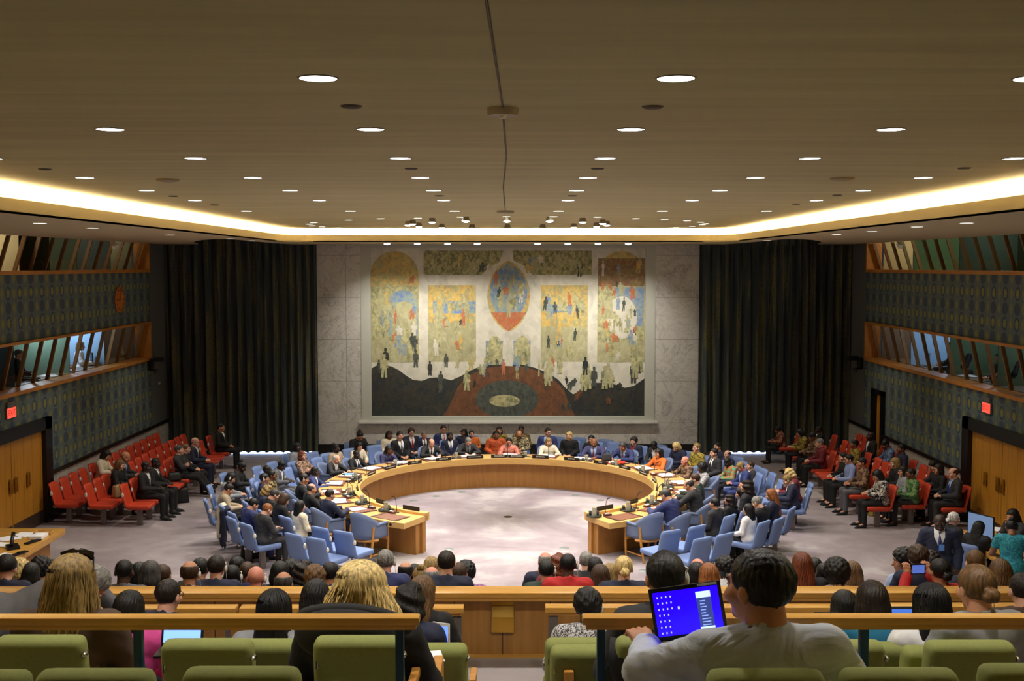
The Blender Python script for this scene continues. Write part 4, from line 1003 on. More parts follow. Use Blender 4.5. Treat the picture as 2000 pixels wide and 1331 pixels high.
# poses: lean (rad), head pitch, head yaw, elbows, wrists, hand direction, legs
def sym(p): return [(-p[0], p[1], p[2]), tuple(p)]
POSES = {
 'lap':  dict(lean=0.0, hp=.05, hy=0, el=sym((.25, .02, .72)), wr=sym((.10, .25, .63)), hd=sym((-.6, .75, -.1))),
 'lapL': dict(lean=0.0, hp=.05, hy=.7, el=sym((.25, .02, .72)), wr=sym((.10, .25, .63)), hd=sym((-.6, .75, -.1))),
 'lapR': dict(lean=0.0, hp=.05, hy=-.7, el=sym((.25, .02, .72)), wr=sym((.10, .25, .63)), hd=sym((-.6, .75, -.1))),
 'read': dict(lean=.12, hp=.55, hy=0, el=sym((.26, .12, .74)), wr=sym((.09, .34, .72)), hd=sym((-.5, .8, .15))),
 'readl': dict(lean=.12, hp=.22, hy=0, el=sym((.26, .12, .74)), wr=sym((.09, .34, .72)), hd=sym((-.5, .8, .15))),
 'desk': dict(lean=.10, hp=.18, hy=0, el=sym((.29, .20, .76)), wr=sym((.13, .42, .80)), hd=sym((-.55, .8, -.15))),
 'deskdown': dict(lean=.30, hp=.42, hy=0, el=sym((.31, .28, .78)), wr=sym((.13, .50, .80)), hd=sym((-.4, .9, -.12))),
 'cross': dict(lean=-.12, hp=.05, hy=0, el=[(-.25, .10, .76), (.25, .10, .76)], wr=[(.07, .20, .80), (-.07, .22, .77)], hd=[(.9, -.1, .1), (-.9, -.1, .1)], legs='out'),
 'chin': dict(lean=.22, hp=.2, hy=0, el=[(-.22, .30, .76), (.24, .16, .74)], wr=[(-.05, .27, .96), (.08, .36, .80)], hd=[(.2, .0, 1), (-.7, .6, 0)]),
 'gal':  dict(lean=.06, hp=.15, hy=0, el=sym((.26, .08, .72)), wr=sym((.10, .32, .68)), hd=sym((-.5, .8, 0))),
 'galL': dict(lean=.06, hp=.12, hy=.9, el=sym((.26, .08, .72)), wr=sym((.10, .32, .68)), hd=sym((-.5, .8, 0))),
 'photo': dict(lean=.0, hp=.05, hy=0, el=sym((.28, .20, .82)), wr=sym((.12, .36, 1.02)), hd=sym((-.15, .25, .95))),
 'laptop': dict(lean=.10, hp=.02, hy=.55, el=[(-.33, .17, .86), (.33, .10, .74)], wr=[(-.27, .38, .86), (.12, .34, .72)], hd=[(-.1, .9, .35), (-.3, .9, 0)]),
 'stand': dict(stand=1, lean=0, hp=.25, hy=0, el=sym((.27, -.03, 1.10)), wr=sym((.24, .10, .88)), hd=sym((-.1, .3, -.95))),
 'standb': dict(stand=1, lean=.15, hp=.45, hy=0, el=sym((.27, .06, 1.10)), wr=sym((.18, .28, 1.02)), hd=sym((-.2, .9, -.2))),
 'bend': dict(stand=1, lean=1.3, hp=-.25, hy=0, el=sym((.26, .62, .98)), wr=sym((.16, .82, .80)), hd=sym((-.1, .6, -.7))),
}
def frame(pose):
    """lean transform of the upper body, and the head frame"""
    q = POSES[pose]; up = .42 if q.get('stand') else 0.0
    piv = V3(0, 0, .54 + up)
    R = np.array(Matrix.Rotation(-q['lean'], 3, 'X'), dtype=np.float32)
    T = lambda p: R @ (V3(*p) + V3(0, 0, up) - piv) + piv
    HR = np.array(Matrix.Rotation(-q['lean'] * (1 if pose == 'bend' else .35), 3, 'X') @ Matrix.Rotation(q['hy'], 3, 'Z') @ Matrix.Rotation(-q['hp'], 3, 'X'), dtype=np.float32)
    neck = T((0, -.005, 1.03)); hc = neck + HR @ V3(0, .02, .115)
    return q, up, piv, R, T, HR, neck, hc
def limbs(q, up):
    if q.get('stand'): return [((s * .09, 0, .92), (s * .10, .02, .50), (s * .11, -.02, .09), (s * .13, .13, .03)) for s in (-1, 1)]
    if q.get('legs') == 'out': return [((s * .09, 0, .53), (s * .12, .44, .50), (s * .09, .74, .12), (s * .09, .80, .24)) for s in (-1, 1)]
    return [((s * .09, 0, .53), (s * .12, .44, .51), (s * .12, .44, .09), (s * .14, .58, .03)) for s in (-1, 1)]
def torso(P, g, k=.05, w=1.0):
    return U(k, el(P, (0, 0, .56), (.165 * w + g, .125 + g, .12 + g)), el(P, (0, .01, .71), (.145 * w + g, .11 + g, .14)), el(P, (0, 0, .86), (.165 * w + g, .115 + g, .17)),
             rc(P, (-.15 * w, -.01, .955), (.15 * w, -.01, .955), .06 + g, .06 + g))
def arms(P, q, T, g, w=1.0, upto=1.0, sl=1.0):
    fs = []
    for i, s in enumerate((-1, 1)):
        sh = T((s * .185 * w, -.01, .955)); e = V3(*q['el'][i]); wr = V3(*q['wr'][i]); end = e + (wr - e) * sl
        fs.append(rc(P, sh, e, .056 + g, .043 + g))
        if upto: fs.append(rc(P, e, end, .042 + g, .030 + g + (.008 if g else 0)))
    return U(.03, *fs)
MESH = {}
M_eye = mat('eye_white', (.9, .88, .85), .3); M_iris = mat('eye_dark', (.08, .05, .04), .2); M_lip = mat('lips', (.62, .32, .28), .5)
M_skin0 = mat('skin_default', (.8, .6, .5), .6); M_cl0 = mat('cloth_default', (.3, .3, .3), .8)
def headsdf(P):
    f = U(.03, el(P, (0, -.012, .03), (.077, .097, .088)), el(P, (0, .028, -.045), (.056, .064, .066)))
    f = smin(f, rc(P, (0, .088, .012), (0, .112, -.026), .009, .015), .014)
    f = smin(f, rc(P, (-.035, .083, .026), (.035, .083, .026), .012, .012), .014)
    f = smin(f, el(P, (0, .078, -.088), (.024, .02, .018)), .02)
    f = smin(f, el(P, (0, .086, -.055), (.026, .014, .014)), .012)
    for s in (-1, 1):
        f = -smin(-f, el(P, (s * .032, .102, .006), (.018, .017, .011)), .012)
        f = smin(f, el(P, (s * .052, .055, -.02), (.022, .03, .025)), .02)
        f = smin(f, el(P, (s * .08, -.008, -.005), (.011, .02, .031)), .008)
    return f
def hand(q, i):
    """palm, four fingers, thumb as one smooth surface"""
    s = (-1, 1)[i]; w = V3(*q['wr'][i]); d = V3(*q['hd'][i]); d /= np.linalg.norm(d)
    side_ = V3(-s, 0, 0) if abs(d[0]) < .85 else V3(0, 0, 1.0); side_ = side_ - d * (side_ @ d); side_ /= np.linalg.norm(side_)   # toward the thumb
    nrm = np.cross(d, side_) * (1 if s < 0 else -1); nrm = nrm / np.linalg.norm(nrm)
    if nrm[2] > 0: nrm = -nrm                                                         # palm direction
    e = V3(*q['el'][i]); fs = [('a', e + (w - e) * .5, w, .034, .027)]
    pc = w + d * .045; 
    fs.append(('a', w, w + d * .03, .027, .030))
    for k, (o, L) in enumerate(((.030, .070), (.010, .078), (-.010, .072), (-.029, .056))):
        b = w + d * .075 + side_ * o; fs.append(('a', w + d * .02 + side_ * o * .6, b, .015, .0115))
        m1 = b + (d * .85 + nrm * .35) * L * .5; m2 = m1 + (d * .45 + nrm * .85) * L * .5
        fs.append(('f', b, m1, .0095, .0088)); fs.append(('f', m1, m2, .0088, .0075))
    t0 = w + d * .025 + side_ * .024; t1 = t0 + (d * .6 + side_ * .7 + nrm * .2) * .042; t2 = t1 + (d * .85 + side_ * .25 + nrm * .3) * .03
    fs.append(('f', t0, t1, .014, .011)); fs.append(('f', t1, t2, .011, .0085))
    def f(P):
        r = None
        for t, a, b, r1, r2 in fs:
            v = rc(P, a, b, r1, r2); r = v if r is None else smin(r, v, .012 if t == 'a' else .004)
        return r
    lo = np.minimum(w, w + d * .17) - .075; hi = np.maximum(w, w + d * .17) + .075
    return nets(f, lo, hi, .0055)
def body(pose, short=False):
    key = ('body', pose, short)
    if key in MESH: return MESH[key]
    q, up, piv, R, T, HR, neck, hc = frame(pose); L = limbs(q, up)
    def f(P):
        Q = (P - piv) @ R + piv - V3(0, 0, up)
        r = smin(torso(Q, -.012), rc(P, T((0, -.01, .96)), hc + HR @ V3(0, -.02, -.03), .062, .054), .03)
        r = smin(r, arms(P, q, T, 0), .03)
        for h, k, a, t in L: r = U(.03, r, rc(P, h, k, .075, .052), rc(P, k, a, .052, .034), rc(P, a, t, .034, .026))
        return smin(r, headsdf((P - hc) @ HR), .012)
    lo, hi = (-.42, -.3, 0), (.42, .95 if not q.get('stand') else 1.05, 1.4 + up)
    v1, f1 = nets(f, lo, hi, .015)
    # fine head
    def fh(P): return smin(headsdf(P), rc(P, (0, -.02, -.03), (0, -.035, -.13), .052, .055), .012)
    v2, f2 = nets(fh, (-.1, -.125, -.15), (.1, .135, .135), .0065)
    v2 = v2 @ HR.T + hc
    parts = [(v1, f1, 0), (v2, f2, 0)]
    for i in (0, 1):
        a, b = hand(q, i); parts.append((a, b, 0))
    def blob(c, r, m):
        g = MB(); g.ell(c, r, 10, 6); parts.append((np.array(g.v, np.float32) @ HR.T + hc, g.f, m))
    for s in (-1, 1): blob((s * .031, .081, .008), (.0135, .012, .009), 1); blob((s * .031, .089, .008), (.006, .006, .006), 2)
    blob((0, .0985, -.050), (.022, .006, .004), 3); blob((0, .0975, -.0585), (.018, .007, .005), 3)
    MESH[key] = nmesh('person', parts, [M_skin0, M_eye, M_iris, M_lip]); return MESH[key]
def folds(P, a=.004): return a * np.sin(P[:, 0] * 31 + P[:, 2] * 47 + 3 * np.sin(P[:, 1] * 23)) * np.sin(P[:, 2] * 29 - P[:, 1] * 37 + P[:, 0] * 11)
def cloth(kind, pose):
    key = (kind, pose)
    if key in MESH: return MESH[key]
    q, up, piv, R, T, HR, neck, hc = frame(pose); L = limbs(q, up); st = q.get('stand')
    loc = lambda P: (P - piv) @ R + piv - V3(0, 0, up)
    lo, hi = (-.45, -.3, .3 + up * 0), (.45, .95 if not st else 1.05, 1.12 + up)
    h = .014
    if kind in ('jacket', 'coat'):
        def f(P):
            Q = loc(P); g = .022
            t = torso(Q, g, .06)
            t = smin(t, el(Q, (0, 0, .55), (.195, .155, .11)), .05)
            t = smin(t, rc(Q, (0, -.025, .98), (0, -.03, 1.015), .075, .066), .03)            # collar
            r = smin(t, arms(P, q, T, .016, sl=.93), .035)
            wv = np.maximum(np.abs(Q[:, 0]) - np.clip(.36 * (Q[:, 2] - .73), 0, .07), -(Q[:, 1] - .0))
            r = np.maximum(r, -np.where(Q[:, 2] > .7, wv, 1.0)) if kind == 'jacket' else r
            r = np.maximum(r, -rc(P, T((0, .0, .99)), T((0, .01, 1.1)), .052, .09))
            return r + folds(P)
    elif kind in ('shirt', 'top', 'shortsleeve'):
        def f(P):
            Q = loc(P); g = .010 if kind == 'shirt' else .018
            t = smin(torso(Q, g, .055), el(Q, (0, 0, .56), (.18 + (0 if kind == 'shirt' else .008), .145, .10)), .05)
            t = smin(t, rc(Q, (0, -.01, .98), (0, -.012, 1.035), .066, .061), .02)
            a = arms(P, q, T, .006 if kind == 'shirt' else .014, upto=(kind != 'shortsleeve'), sl=.95)
            if kind == 'shortsleeve': 
                a = U(.03, *[rc(P, T((s * .185, -.01, .955)), (V3(*T((s * .185, -.01, .955))) * .35 + V3(*q['el'][i]) * .65), .062, .060) for i, s in enumerate((-1, 1))])
            r = smin(t, a, .03)
            return np.maximum(r, -rc(P, T((0, .0, 1.0)), T((0, .01, 1.12)), .05, .075)) + (folds(P, .003) if kind != 'shirt' else 0)
    elif kind == 'trousers':
        lo = (-.32, -.25, .05)
        def f(P):
            Q = loc(P); r = el(Q if not st else P - V3(0, 0, up), (0, 0, .53), (.172, .138, .10))
            for hh, k, a, t in L: r = U(.03, r, rc(P, hh, k, .088, .068), rc(P, k, a, .068, .052))
            return np.maximum(r, .085 - P[:, 2]) + folds(P, .003)
        hi = (.32, .95, .72 + up)
    elif kind == 'dress':
        lo = (-.42, -.28, .1)
        def f(P):
            Q = loc(P); r = smin(torso(Q, .016, .055), el(P, (0, .0, .50 + up), (.20, .17, .13)), .05)
            a = U(.03, *[rc(P, T((s * .185, -.01, .955)), (V3(*T((s * .185, -.01, .955))) * .5 + V3(*q['el'][i]) * .5), .062, .060) for i, s in enumerate((-1, 1))])
            r = smin(r, a, .03)
            r = smin(r, rc(P, (0, 0, .90), (0, -.02, .35), .17, .20) if st else U(.05, rc(P, (-.08, 0, .53), (-.11, .42, .52), .10, .085), rc(P, (.08, 0, .53), (.11, .42, .52), .10, .085), rc(P, (0, .42, .48), (0, .42, .2), .15, .17)), .05)
            r = np.maximum(r, (.42 if st else .25) - P[:, 2])
            return np.maximum(r, -rc(P, T((0, .0, 1.0)), T((0, .01, 1.12)), .055, .09)) + folds(P, .004)
        h = .02
    elif kind == 'tie':
        lo, hi = (-.1, -.1, .5 + up), (.1, .9, 1.12 + up); h = .009
        def f(P):
            Q = loc(P); r = U(.01, rc(Q, (0, .082, .985), (0, .088, .965), .017, .013), rc(Q, (0, .088, .965), (0, .137, .86), .011, .022), rc(Q, (0, .137, .86), (0, .135, .72), .022, .026))
            return r
    elif kind in ('shoeL', 'shoeR'):
        i = 0 if kind == 'shoeL' else 1; hh, k, a, t = L[i]; h = .011
        A = V3(*a); B = V3(*t)
        def f(P):
            r = U(.02, rc(P, A + V3(0, -.02, -.035), B + V3(0, -.02, 0), .044, .036), rc(P, A, A + V3(0, 0, -.03), .045, .045), rc(P, B, B + (B - A) / np.linalg.norm(B - A) * .06, .036, .026))
            return np.maximum(r, -P[:, 2] + .001)
        lo, hi = np.minimum(A, B) - .11, np.maximum(A, B) + .13
    v, fc = nets(f, lo, hi, h)
    MESH[key] = nmesh(kind, [(v, fc, 0)], [M_cl0]); return MESH[key]
def hairsdf(style):
    def cut(P, d=.012): return .75 * P[:, 1] - .66 * P[:, 2] - d
    cap = lambda P, g=.0: el(P, (0, -.014, .032), (.090 + g, .108 + g, .099 + g))
    strand = lambda P, a: a * np.sin(np.arctan2(P[:, 0], -P[:, 1] + .02) * 38 + 2.5 * np.sin(P[:, 2] * 40)) 
    def f(P):
        if style == 'buzz': return np.maximum(np.maximum(cap(P, -.0095), .707 * P[:, 1] - .707 * P[:, 2] - .004), -.07 - P[:, 2] - .0)
        if style == 'short': return np.maximum(np.maximum(cap(P, -.0045) + strand(P, .0025) + .002 * np.sin(P[:, 0] * 170 + 4 * P[:, 2] * 30) * np.sin(P[:, 1] * 150), .707 * P[:, 1] - .707 * P[:, 2] - .0095), -.098 - P[:, 2])
        if style == 'ring': return np.maximum(np.maximum(np.maximum(cap(P, -.0045) + strand(P, .002), cut(P, .0)), -.085 - P[:, 2]), P[:, 2] - .075 + 1.3 * np.maximum(P[:, 1], 0))
        if style == 'thick': return np.maximum(np.maximum(cap(P, .012) + strand(P, .004) + .004 * np.sin(P[:, 2] * 90) * np.sin(P[:, 0] * 80), cut(P, .02)), -.09 - P[:, 2])
        if style in ('bob', 'wavybob'):
            w = .007 * np.sin(P[:, 2] * 75 + P[:, 0] * 30) if style == 'wavybob' else 0
            r = smin(cap(P, .004), el(P, (0, -.028, -.045), (.108, .095, .125)), .02) + strand(P, .003) + w
            return np.maximum(r, -np.maximum(np.maximum(.025 - P[:, 1], np.abs(P[:, 0]) - .068), P[:, 2] - .062))
        if style in ('long', 'wavy', 'verylong'):
            L = {'long': .22, 'wavy': .20, 'verylong': .34}[style]; w = .008 * np.sin(P[:, 2] * 60 + P[:, 0] * 25) if style == 'wavy' else 0
            r = U(.025, cap(P, .004), el(P, (0, -.04, -.04), (.105, .082, .13)), el(P, (0, -.082, -.06 - L * .45), (.108, .048, L * .75))) + strand(P, .004) + w
            return np.maximum(r, -np.maximum(np.maximum(.02 - P[:, 1], np.abs(P[:, 0]) - .068), P[:, 2] - .062))
        if style in ('bun', 'lowbun'):
            c = (0, -.085, .115) if style == 'bun' else (0, -.125, -.02)
            return U(.006, np.maximum(np.maximum(cap(P, -.002) + strand(P, .002), cut(P)), -.085 - P[:, 2]), el(P, c, (.044, .040, .038)) + .003 * np.sin(P[:, 0] * 120 + P[:, 2] * 90))
        if style == 'pony':
            return U(.015, np.maximum(np.maximum(cap(P, -.001) + strand(P, .002), cut(P)), -.085 - P[:, 2]), rc(P, (0, -.115, .03), (0, -.155, -.03), .025, .034), rc(P, (0, -.155, -.03), (0, -.135, -.28), .034, .016))
        if style in ('curly', 'afro'):
            g = .022 if style == 'curly' else .035
            b = .009 * np.sin(P[:, 0] * 85) * np.sin(P[:, 1] * 85 + 1) * np.sin(P[:, 2] * 85 + 2)
            return np.maximum(np.maximum(cap(P, g) + b, cut(P, .03)), -.10 - P[:, 2])
        if style == 'cap': return np.maximum(cap(P, .004), .035 - P[:, 2] + .35 * P[:, 1] - .02) if False else np.maximum(cap(P, .006), -.0 - P[:, 2] + .25 * P[:, 1])
    return f
def hairmesh(style):
    if ('hair', style) in MESH: return MESH[('hair', style)]
    lo, hi = (-.15, -.20, -.48 if style == 'verylong' else -.34), (.15, .15, .185)
    if style in ('short', 'buzz', 'ring', 'thick', 'curly', 'afro', 'cap', 'bun', 'lowbun'): lo = (-.15, -.19, -.12)
    v, f = nets(hairsdf(style), lo, hi, .0075)
    parts = [(v, f, 0)]
    g = MB()
    for s in (-1, 1): g.tube([(s * .018, .0965, .030), (s * .034, .093, .034), (s * .05, .079, .029)], [.0045, .005, .003], 5)
    parts.append((np.array(g.v, np.float32), g.f, 0))
    MESH[('hair', style)] = nmesh('hair', parts, [M_cl0]); return MESH[('hair', style)]
g = MB()
for s in (-1, 1): g.tube([(s * .034 + .022 * math.cos(a), .106, .006 + .017 * math.sin(a)) for a in [2 * PI * i / 12 for i in range(13)]], .0028, 5); g.tube([(s * .056, .104, .010), (s * .088, .0, .010)], .0028, 5)
g.tube([(-.012, .112, .010), (.012, .112, .010)], .0028, 5)
ME_glasses = g.mesh('eyeglasses', mat('spectacle_frame', (.07, .06, .06), .3), True)
g = MB(); g.ell((.094, -.012, -.005), (.014, .024, .036)); g.tube([(.092, -.02, .02), (.098, -.03, .045), (.09, -.012, .05)], .005, 6); g.tube([(.095, -.005, -.035), (.10, .01, -.11), (.08, .03, -.2)], .0022, 5)
ME_phone = g.mesh('earphone', M_white, True)
# hair and skin and cloth materials
SK = dict(p=(.86, .66, .56), w=(.82, .60, .48), t=(.72, .50, .37), b=(.52, .34, .24), d=(.30, .19, .14), k=(.20, .13, .10), r=(.82, .54, .46))
HC = dict(black=(.045, .04, .04), dbrown=(.12, .08, .055), brown=(.24, .16, .10), lbrown=(.40, .29, .17), ginger=(.55, .33, .16), auburn=(.42, .20, .10), blond=(.82, .72, .48), dblond=(.55, .45, .26), grey=(.50, .49, .47), white=(.78, .77, .75), dgrey=(.26, .25, .24))
def skin(k):
    n = 'skin_' + k
    if n not in MATS:
        m = mat(n, SK[k], .55, var=.05, vscale=30); m.node_tree.nodes['Principled BSDF'].inputs['Subsurface Weight'].default_value = 0
    return MATS[n]
def hairm(k):
    n = 'hair_' + k
    if n not in MATS:
        b = NB(n); c = HC[k]; v = b.mapping((1, 1, .12)); a = b.noise(v, 70, 4, .3)['Fac']
        col = b.ramp(a, [(.35, tuple(x * .72 for x in c)), (.65, tuple(min(1, x * 1.2) for x in c))]); b.bump(a, .6, .01); b.done(col, .5, .4)
    return MATS[n]
CL = dict(navy=(.12, .14, .24), black=(.07, .07, .075), charcoal=(.17, .17, .18), grey=(.36, .36, .38), lgrey=(.55, .56, .58), shirtgrey=(.72, .75, .80), blue=(.17, .20, .38), royal=(.18, .23, .44), cream=(.86, .82, .72), white=(.90, .90, .90), dark=(.10, .10, .13), maroon=(.42, .12, .16), pink=(.80, .26, .55), teal=(.12, .45, .52), red=(.70, .12, .12), dgreen=(.16, .22, .18), brown=(.30, .22, .17), lblue=(.62, .70, .84), purple=(.38, .24, .44), orange=(.86, .44, .16), beige=(.66, .60, .50), violet=(.24, .24, .40), bluegreen=(.08, .42, .55), coral=(.80, .38, .34), tie=(.10, .12, .25), redtie=(.72, .14, .16), greytie=(.34, .35, .36), bluetie=(.12, .22, .62))
BT = dict(batikbrown=[(.22, .14, .10), (.55, .42, .30), (.30, .20, .14)], batikorange=[(.78, .36, .14), (.62, .22, .10), (.86, .52, .24)], batikyellow=[(.66, .58, .20), (.30, .26, .12), (.76, .68, .34)], batikcream=[(.78, .72, .54), (.20, .17, .13), (.70, .64, .46)], batikblack=[(.10, .09, .09), (.62, .52, .28), (.12, .10, .10)], batikblue=[(.45, .55, .72), (.25, .30, .45), (.62, .66, .76)], batikred=[(.36, .14, .10), (.62, .44, .32), (.28, .12, .10)], batikgreen=[(.16, .34, .18), (.44, .56, .32), (.10, .18, .12)], coralp=[(.82, .40, .36), (.86, .60, .50), (.74, .32, .30)], spots=[(.80, .80, .80), (.18, .18, .20), (.75, .75, .75)], floral=[(.84, .78, .74), (.66, .16, .18), (.20, .22, .2)], leopard=[(.30, .20, .16), (.70, .58, .48), (.24, .16, .14)], purplef=[(.5, .3, .5), (.7, .5, .66), (.36, .2, .36)], tealp=[(.10, .44, .52), (.20, .60, .64), (.08, .36, .44)], bwf=[(.08, .08, .08), (.75, .72, .68), (.1, .1, .1)], greenorange=[(.30, .68, .54), (.76, .38, .12), (.42, .36, .16)], checks=[(.56, .62, .80), (.40, .46, .66), (.70, .74, .84)])
def clothm(k):
    n = 'cloth_' + k
    if n in MATS: return MATS[n]
    if k == 'shirtgrey':
        b = NB(n); a = b.noise(b.mapping((1, 1, 2.2), (0, .5, 0)), 3.2, 3, 2.4, .4)['Fac']; b.bump(a, .55, .07); return b.done(CL[k], .7)
    if k in BT: return batik(n, BT[k], 16 if k not in ('spots', 'checks') else 55)
    return mat(n, CL[k], .8, var=.07, vscale=18)
def slotmat(o, m):
    o.material_slots[0].link = 'OBJECT'; o.material_slots[0].material = m
PEOPLE = []
def person(hx, hy, hz, rz, pose, sk_, hair, outfit, label, group, floor=0, phones=0, glasses=0, smin_=.86, smax=1.1, legs=True, wide=1.0, s=None, minfloor=None):
    """hx,hy,hz = crown of the head in the room; outfit 'suit:jacket:shirt:tie' etc."""
    if pose == 'read' and any(w in hair for w in ('long', 'wavy:')): pose = 'readl'
    q, up, piv, R, T, HR, neck, hc = frame(pose)
    crown = hc + HR @ V3(0, -.01, .122)
    if s is None: s = min(smax, max(smin_, (hz - floor) / float(crown[2])))
    off = Matrix.Rotation(rz, 3, 'Z') @ Vector((float(crown[0]) * s, float(crown[1]) * s, 0))
    x, y, z = hx - off.x, hy - off.y, hz - float(crown[2]) * s
    if abs(z - floor) < .25 and floor == 0: z = 0
    root = bpy.data.objects.new('person', body(pose)); COL.objects.link(root); slotmat(root, skin(sk_))
    root.location = (x, y, z); root.rotation_euler = (0, 0, rz); root.scale = (s * wide, s, s)
    tag(root, label, 'person', group)
    def ch(name, me, m):
        o = bpy.data.objects.new(name, me); COL.objects.link(o); o.parent = root
        if m: slotmat(o, m)
        return o
    def headch(name, me, m=None):
        o = ch(name, me, m); M_ = Matrix(HR.tolist()).to_4x4(); M_.translation = Vector([float(t) for t in hc]); o.matrix_local = M_; return o
    st, hcx = (hair.split(':') + [''])[:2]
    if st != 'bald': headch('hair' if st != 'cap' else 'hat', hairmesh(st), hairm(hcx))
    p = outfit.split(':')
    if p[0] == 'suit':
        ch('jacket', cloth('jacket', pose), clothm(p[1])); ch('shirt', cloth('shirt', pose), clothm(p[2]))
        if len(p) > 3 and p[3]: ch('tie', cloth('tie', pose), clothm(p[3]))
    elif p[0] == 'coat': ch('jacket', cloth('coat', pose), clothm(p[1]))
    elif p[0] == 'top': ch('top', cloth('top', pose), clothm(p[1]))
    elif p[0] == 'short': ch('top', cloth('shortsleeve', pose), clothm(p[1]))
    elif p[0] == 'dress': ch('dress', cloth('dress', pose), clothm(p[1]))
    if p[0] != 'dress': ch('trousers', cloth('trousers', pose), clothm((p[4] if len(p) > 4 else (p[1] if p[0] == 'suit' else 'black'))))
    if legs:
        ch('shoe', cloth('shoeL', pose), clothm('black')); ch('shoe', cloth('shoeR', pose), clothm('black'))
    if phones: headch('earphone', ME_phone) if phones > 0 else None
    if phones < 0:
        o = headch('earphone', ME_phone); o.matrix_local = o.matrix_local @ Matrix.Scale(-1, 4, (1, 0, 0))
    if glasses: headch('eyeglasses', ME_glasses)
    PEOPLE.append(root); return root
# ------------------------------------------------------------------ the people of the floor
random.seed(5)
CHAIRS = []
def ringpos(x, y, r0, z0=1.2, wr=3.0, wz=8.0):
    best = None
    for i in range(340):
        Y = 17 + i * .05; p = at_y(x, y, Y)
        if p.z > 1.5 or p.z < .75: continue
        c = wr * (math.hypot(p.x, p.y - TC) - r0) ** 2 + wz * (p.z - z0) ** 2
        if best is None or c < best[0]: best = (c, p)
    return best[1]
GT = 'delegates seated at the horseshoe table'; GA = 'advisers seated behind the delegates'
def S(ring, x, y, pose, sk_, hair, outfit, desc, phones=0, glasses=0, turn=0, z0=None, chair=True, legs=True, wide=1.0):
    r0 = {'T': 4.42, '2': 5.25, '3': 6.0}[ring]
    if z0 is None:
        z0 = {'deskdown': 1.12, 'read': 1.17}.get(pose, 1.2)
    far = y < 900
    p = ringpos(x, y, r0, z0 - (.06 if far else 0))
    rz = facing(p.x, p.y) + turn
    o = person(p.x, p.y, p.z, rz, pose, sk_, hair, outfit, 'person ' + desc, GT if ring == 'T' else GA, 0, phones, glasses, legs=legs, wide=wide)
    if chair:
        kind = 'arm' if ring == 'T' else 'blue'
        place(kind, o.location.x, o.location.y, 0, rz, ('blue armchair' if ring == 'T' else 'blue chair') + ' holding the person ' + desc)
    CHAIRS.append((o.location.x, o.location.y)); return o
# delegates at the table, clockwise from the left end
S('T', 646, 956, 'desk', 'w', 'short:dbrown', 'suit:navy:lblue:', 'in navy at the left table arm, nearest viewer')
S('T', 610, 945, 'desk', 'w', 'ring:dgrey', 'suit:black:white:', 'balding in black, second along the left table arm')
S('T', 595, 926, 'desk', 't', 'short:black', 'suit:black:white:', 'with black hair and white earphone at left table arm', 1)
S('T', 616, 912, 'desk', 'k', 'buzz:black', 'suit:royal:white:', 'in bright blue suit at the left table bend')
S('T', 660, 890, 'deskdown', 'p', 'ring:white', 'suit:charcoal:white:', 'white-haired, hands joined, at the left table bend')
S('T', 697, 880, 'desk', 'k', 'buzz:black', 'suit:black:white:royal', 'with moustache in black with blue badge at table')
S('T', 760, 872, 'chin', 'b', 'long:dbrown', 'top:violet', 'with long dark hair, hand at chin, behind FRANCE')
S('T', 844, 859, 'deskdown', 'p', 'ring:lbrown', 'suit:charcoal:white:black', 'turning papers behind the GERMANY name plate')
S('T', 915, 856, 'deskdown', 'p', 'short:grey', 'suit:charcoal:lgrey:black', 'grey-haired in dark suit behind SECRETARY-GENERAL')
S('T', 994, 856, 'desk', 'w', 'lowbun:black', 'top:coralp', 'in coral pattern at the centre of the table', 0, 1)
S('T', 1072, 856, 'desk', 'p', 'bob:dblond', 'coat:cream', 'in cream jacket right of the table centre', 0, 0, .5)
S('T', 1160, 857, 'desk', 'b', 'bald', 'suit:violet:lblue:maroon', 'bald in violet-blue suit behind KUWAIT', 0, 0, .2, wide=1.12)
S('T', 1214, 865, 'deskdown', 't', 'short:dgrey', 'suit:blue:lblue:maroon', 'bent over papers behind the PERU name plate', wide=1.1)
S('T', 1285, 878, 'desk', 'w', 'bob:dbrown', 'top:orange:::black', 'with orange scarf at the right table bend')
S('T', 1337, 892, 'desk', 'r', 'bald', 'top:batikbrown', 'bald in brown patterned shirt at right table bend', wide=1.1)
S('T', 1370, 905, 'desk', 'd', 'curly:black', 'top:spots', 'with black curly hair at the right table bend')
S('T', 1356, 925, 'desk', 'p', 'short:brown', 'suit:dgreen:white:', 'brown-haired in dark suit at right table arm')
S('T', 1341, 937, 'deskdown', 'w', 'ring:dgrey', 'suit:charcoal:white:', 'in dark suit leaning over right table arm', 0, 1)
S('T', 1296, 956, 'deskdown', 'w', 'short:dgrey', 'suit:blue:white:', 'in blue suit reading at the right table arm')
# advisers, left side
S('3', 477, 904, 'read', 'd', 'bun:black', 'coat:black', 'in black beside a red bag, left outer ring')
S('3', 456, 925, 'read', 'w', 'bob:black', 'top:lgrey', 'with dark bob and earphone, left outer ring', 1)
S('3', 452, 946, 'read', 'w', 'bun:dbrown', 'top:beige', 'with hair bun and cream top reading, left outer ring')
S('2', 522, 909, 'lap', 'k', 'buzz:black', 'suit:charcoal:white:', 'dark bald behind the left advisers')
S('2', 554, 902, 'read', 'k', 'buzz:black', 'suit:grey:white:', 'in grey suit looking at phone, left ring')
S('3', 580, 865, 'lap', 'd', 'bob:black', 'top:lgrey', 'in pale grey near the left curtain gap')
S('2', 590, 882, 'cross', 'p', 'wavybob:auburn', 'top:leopard', 'with auburn hair and dark cardigan, left ring')
S('2', 516, 925, 'lap', 't', 'short:black', 'suit:navy:white:', 'with black hair and earphone, left inner ring', 1)
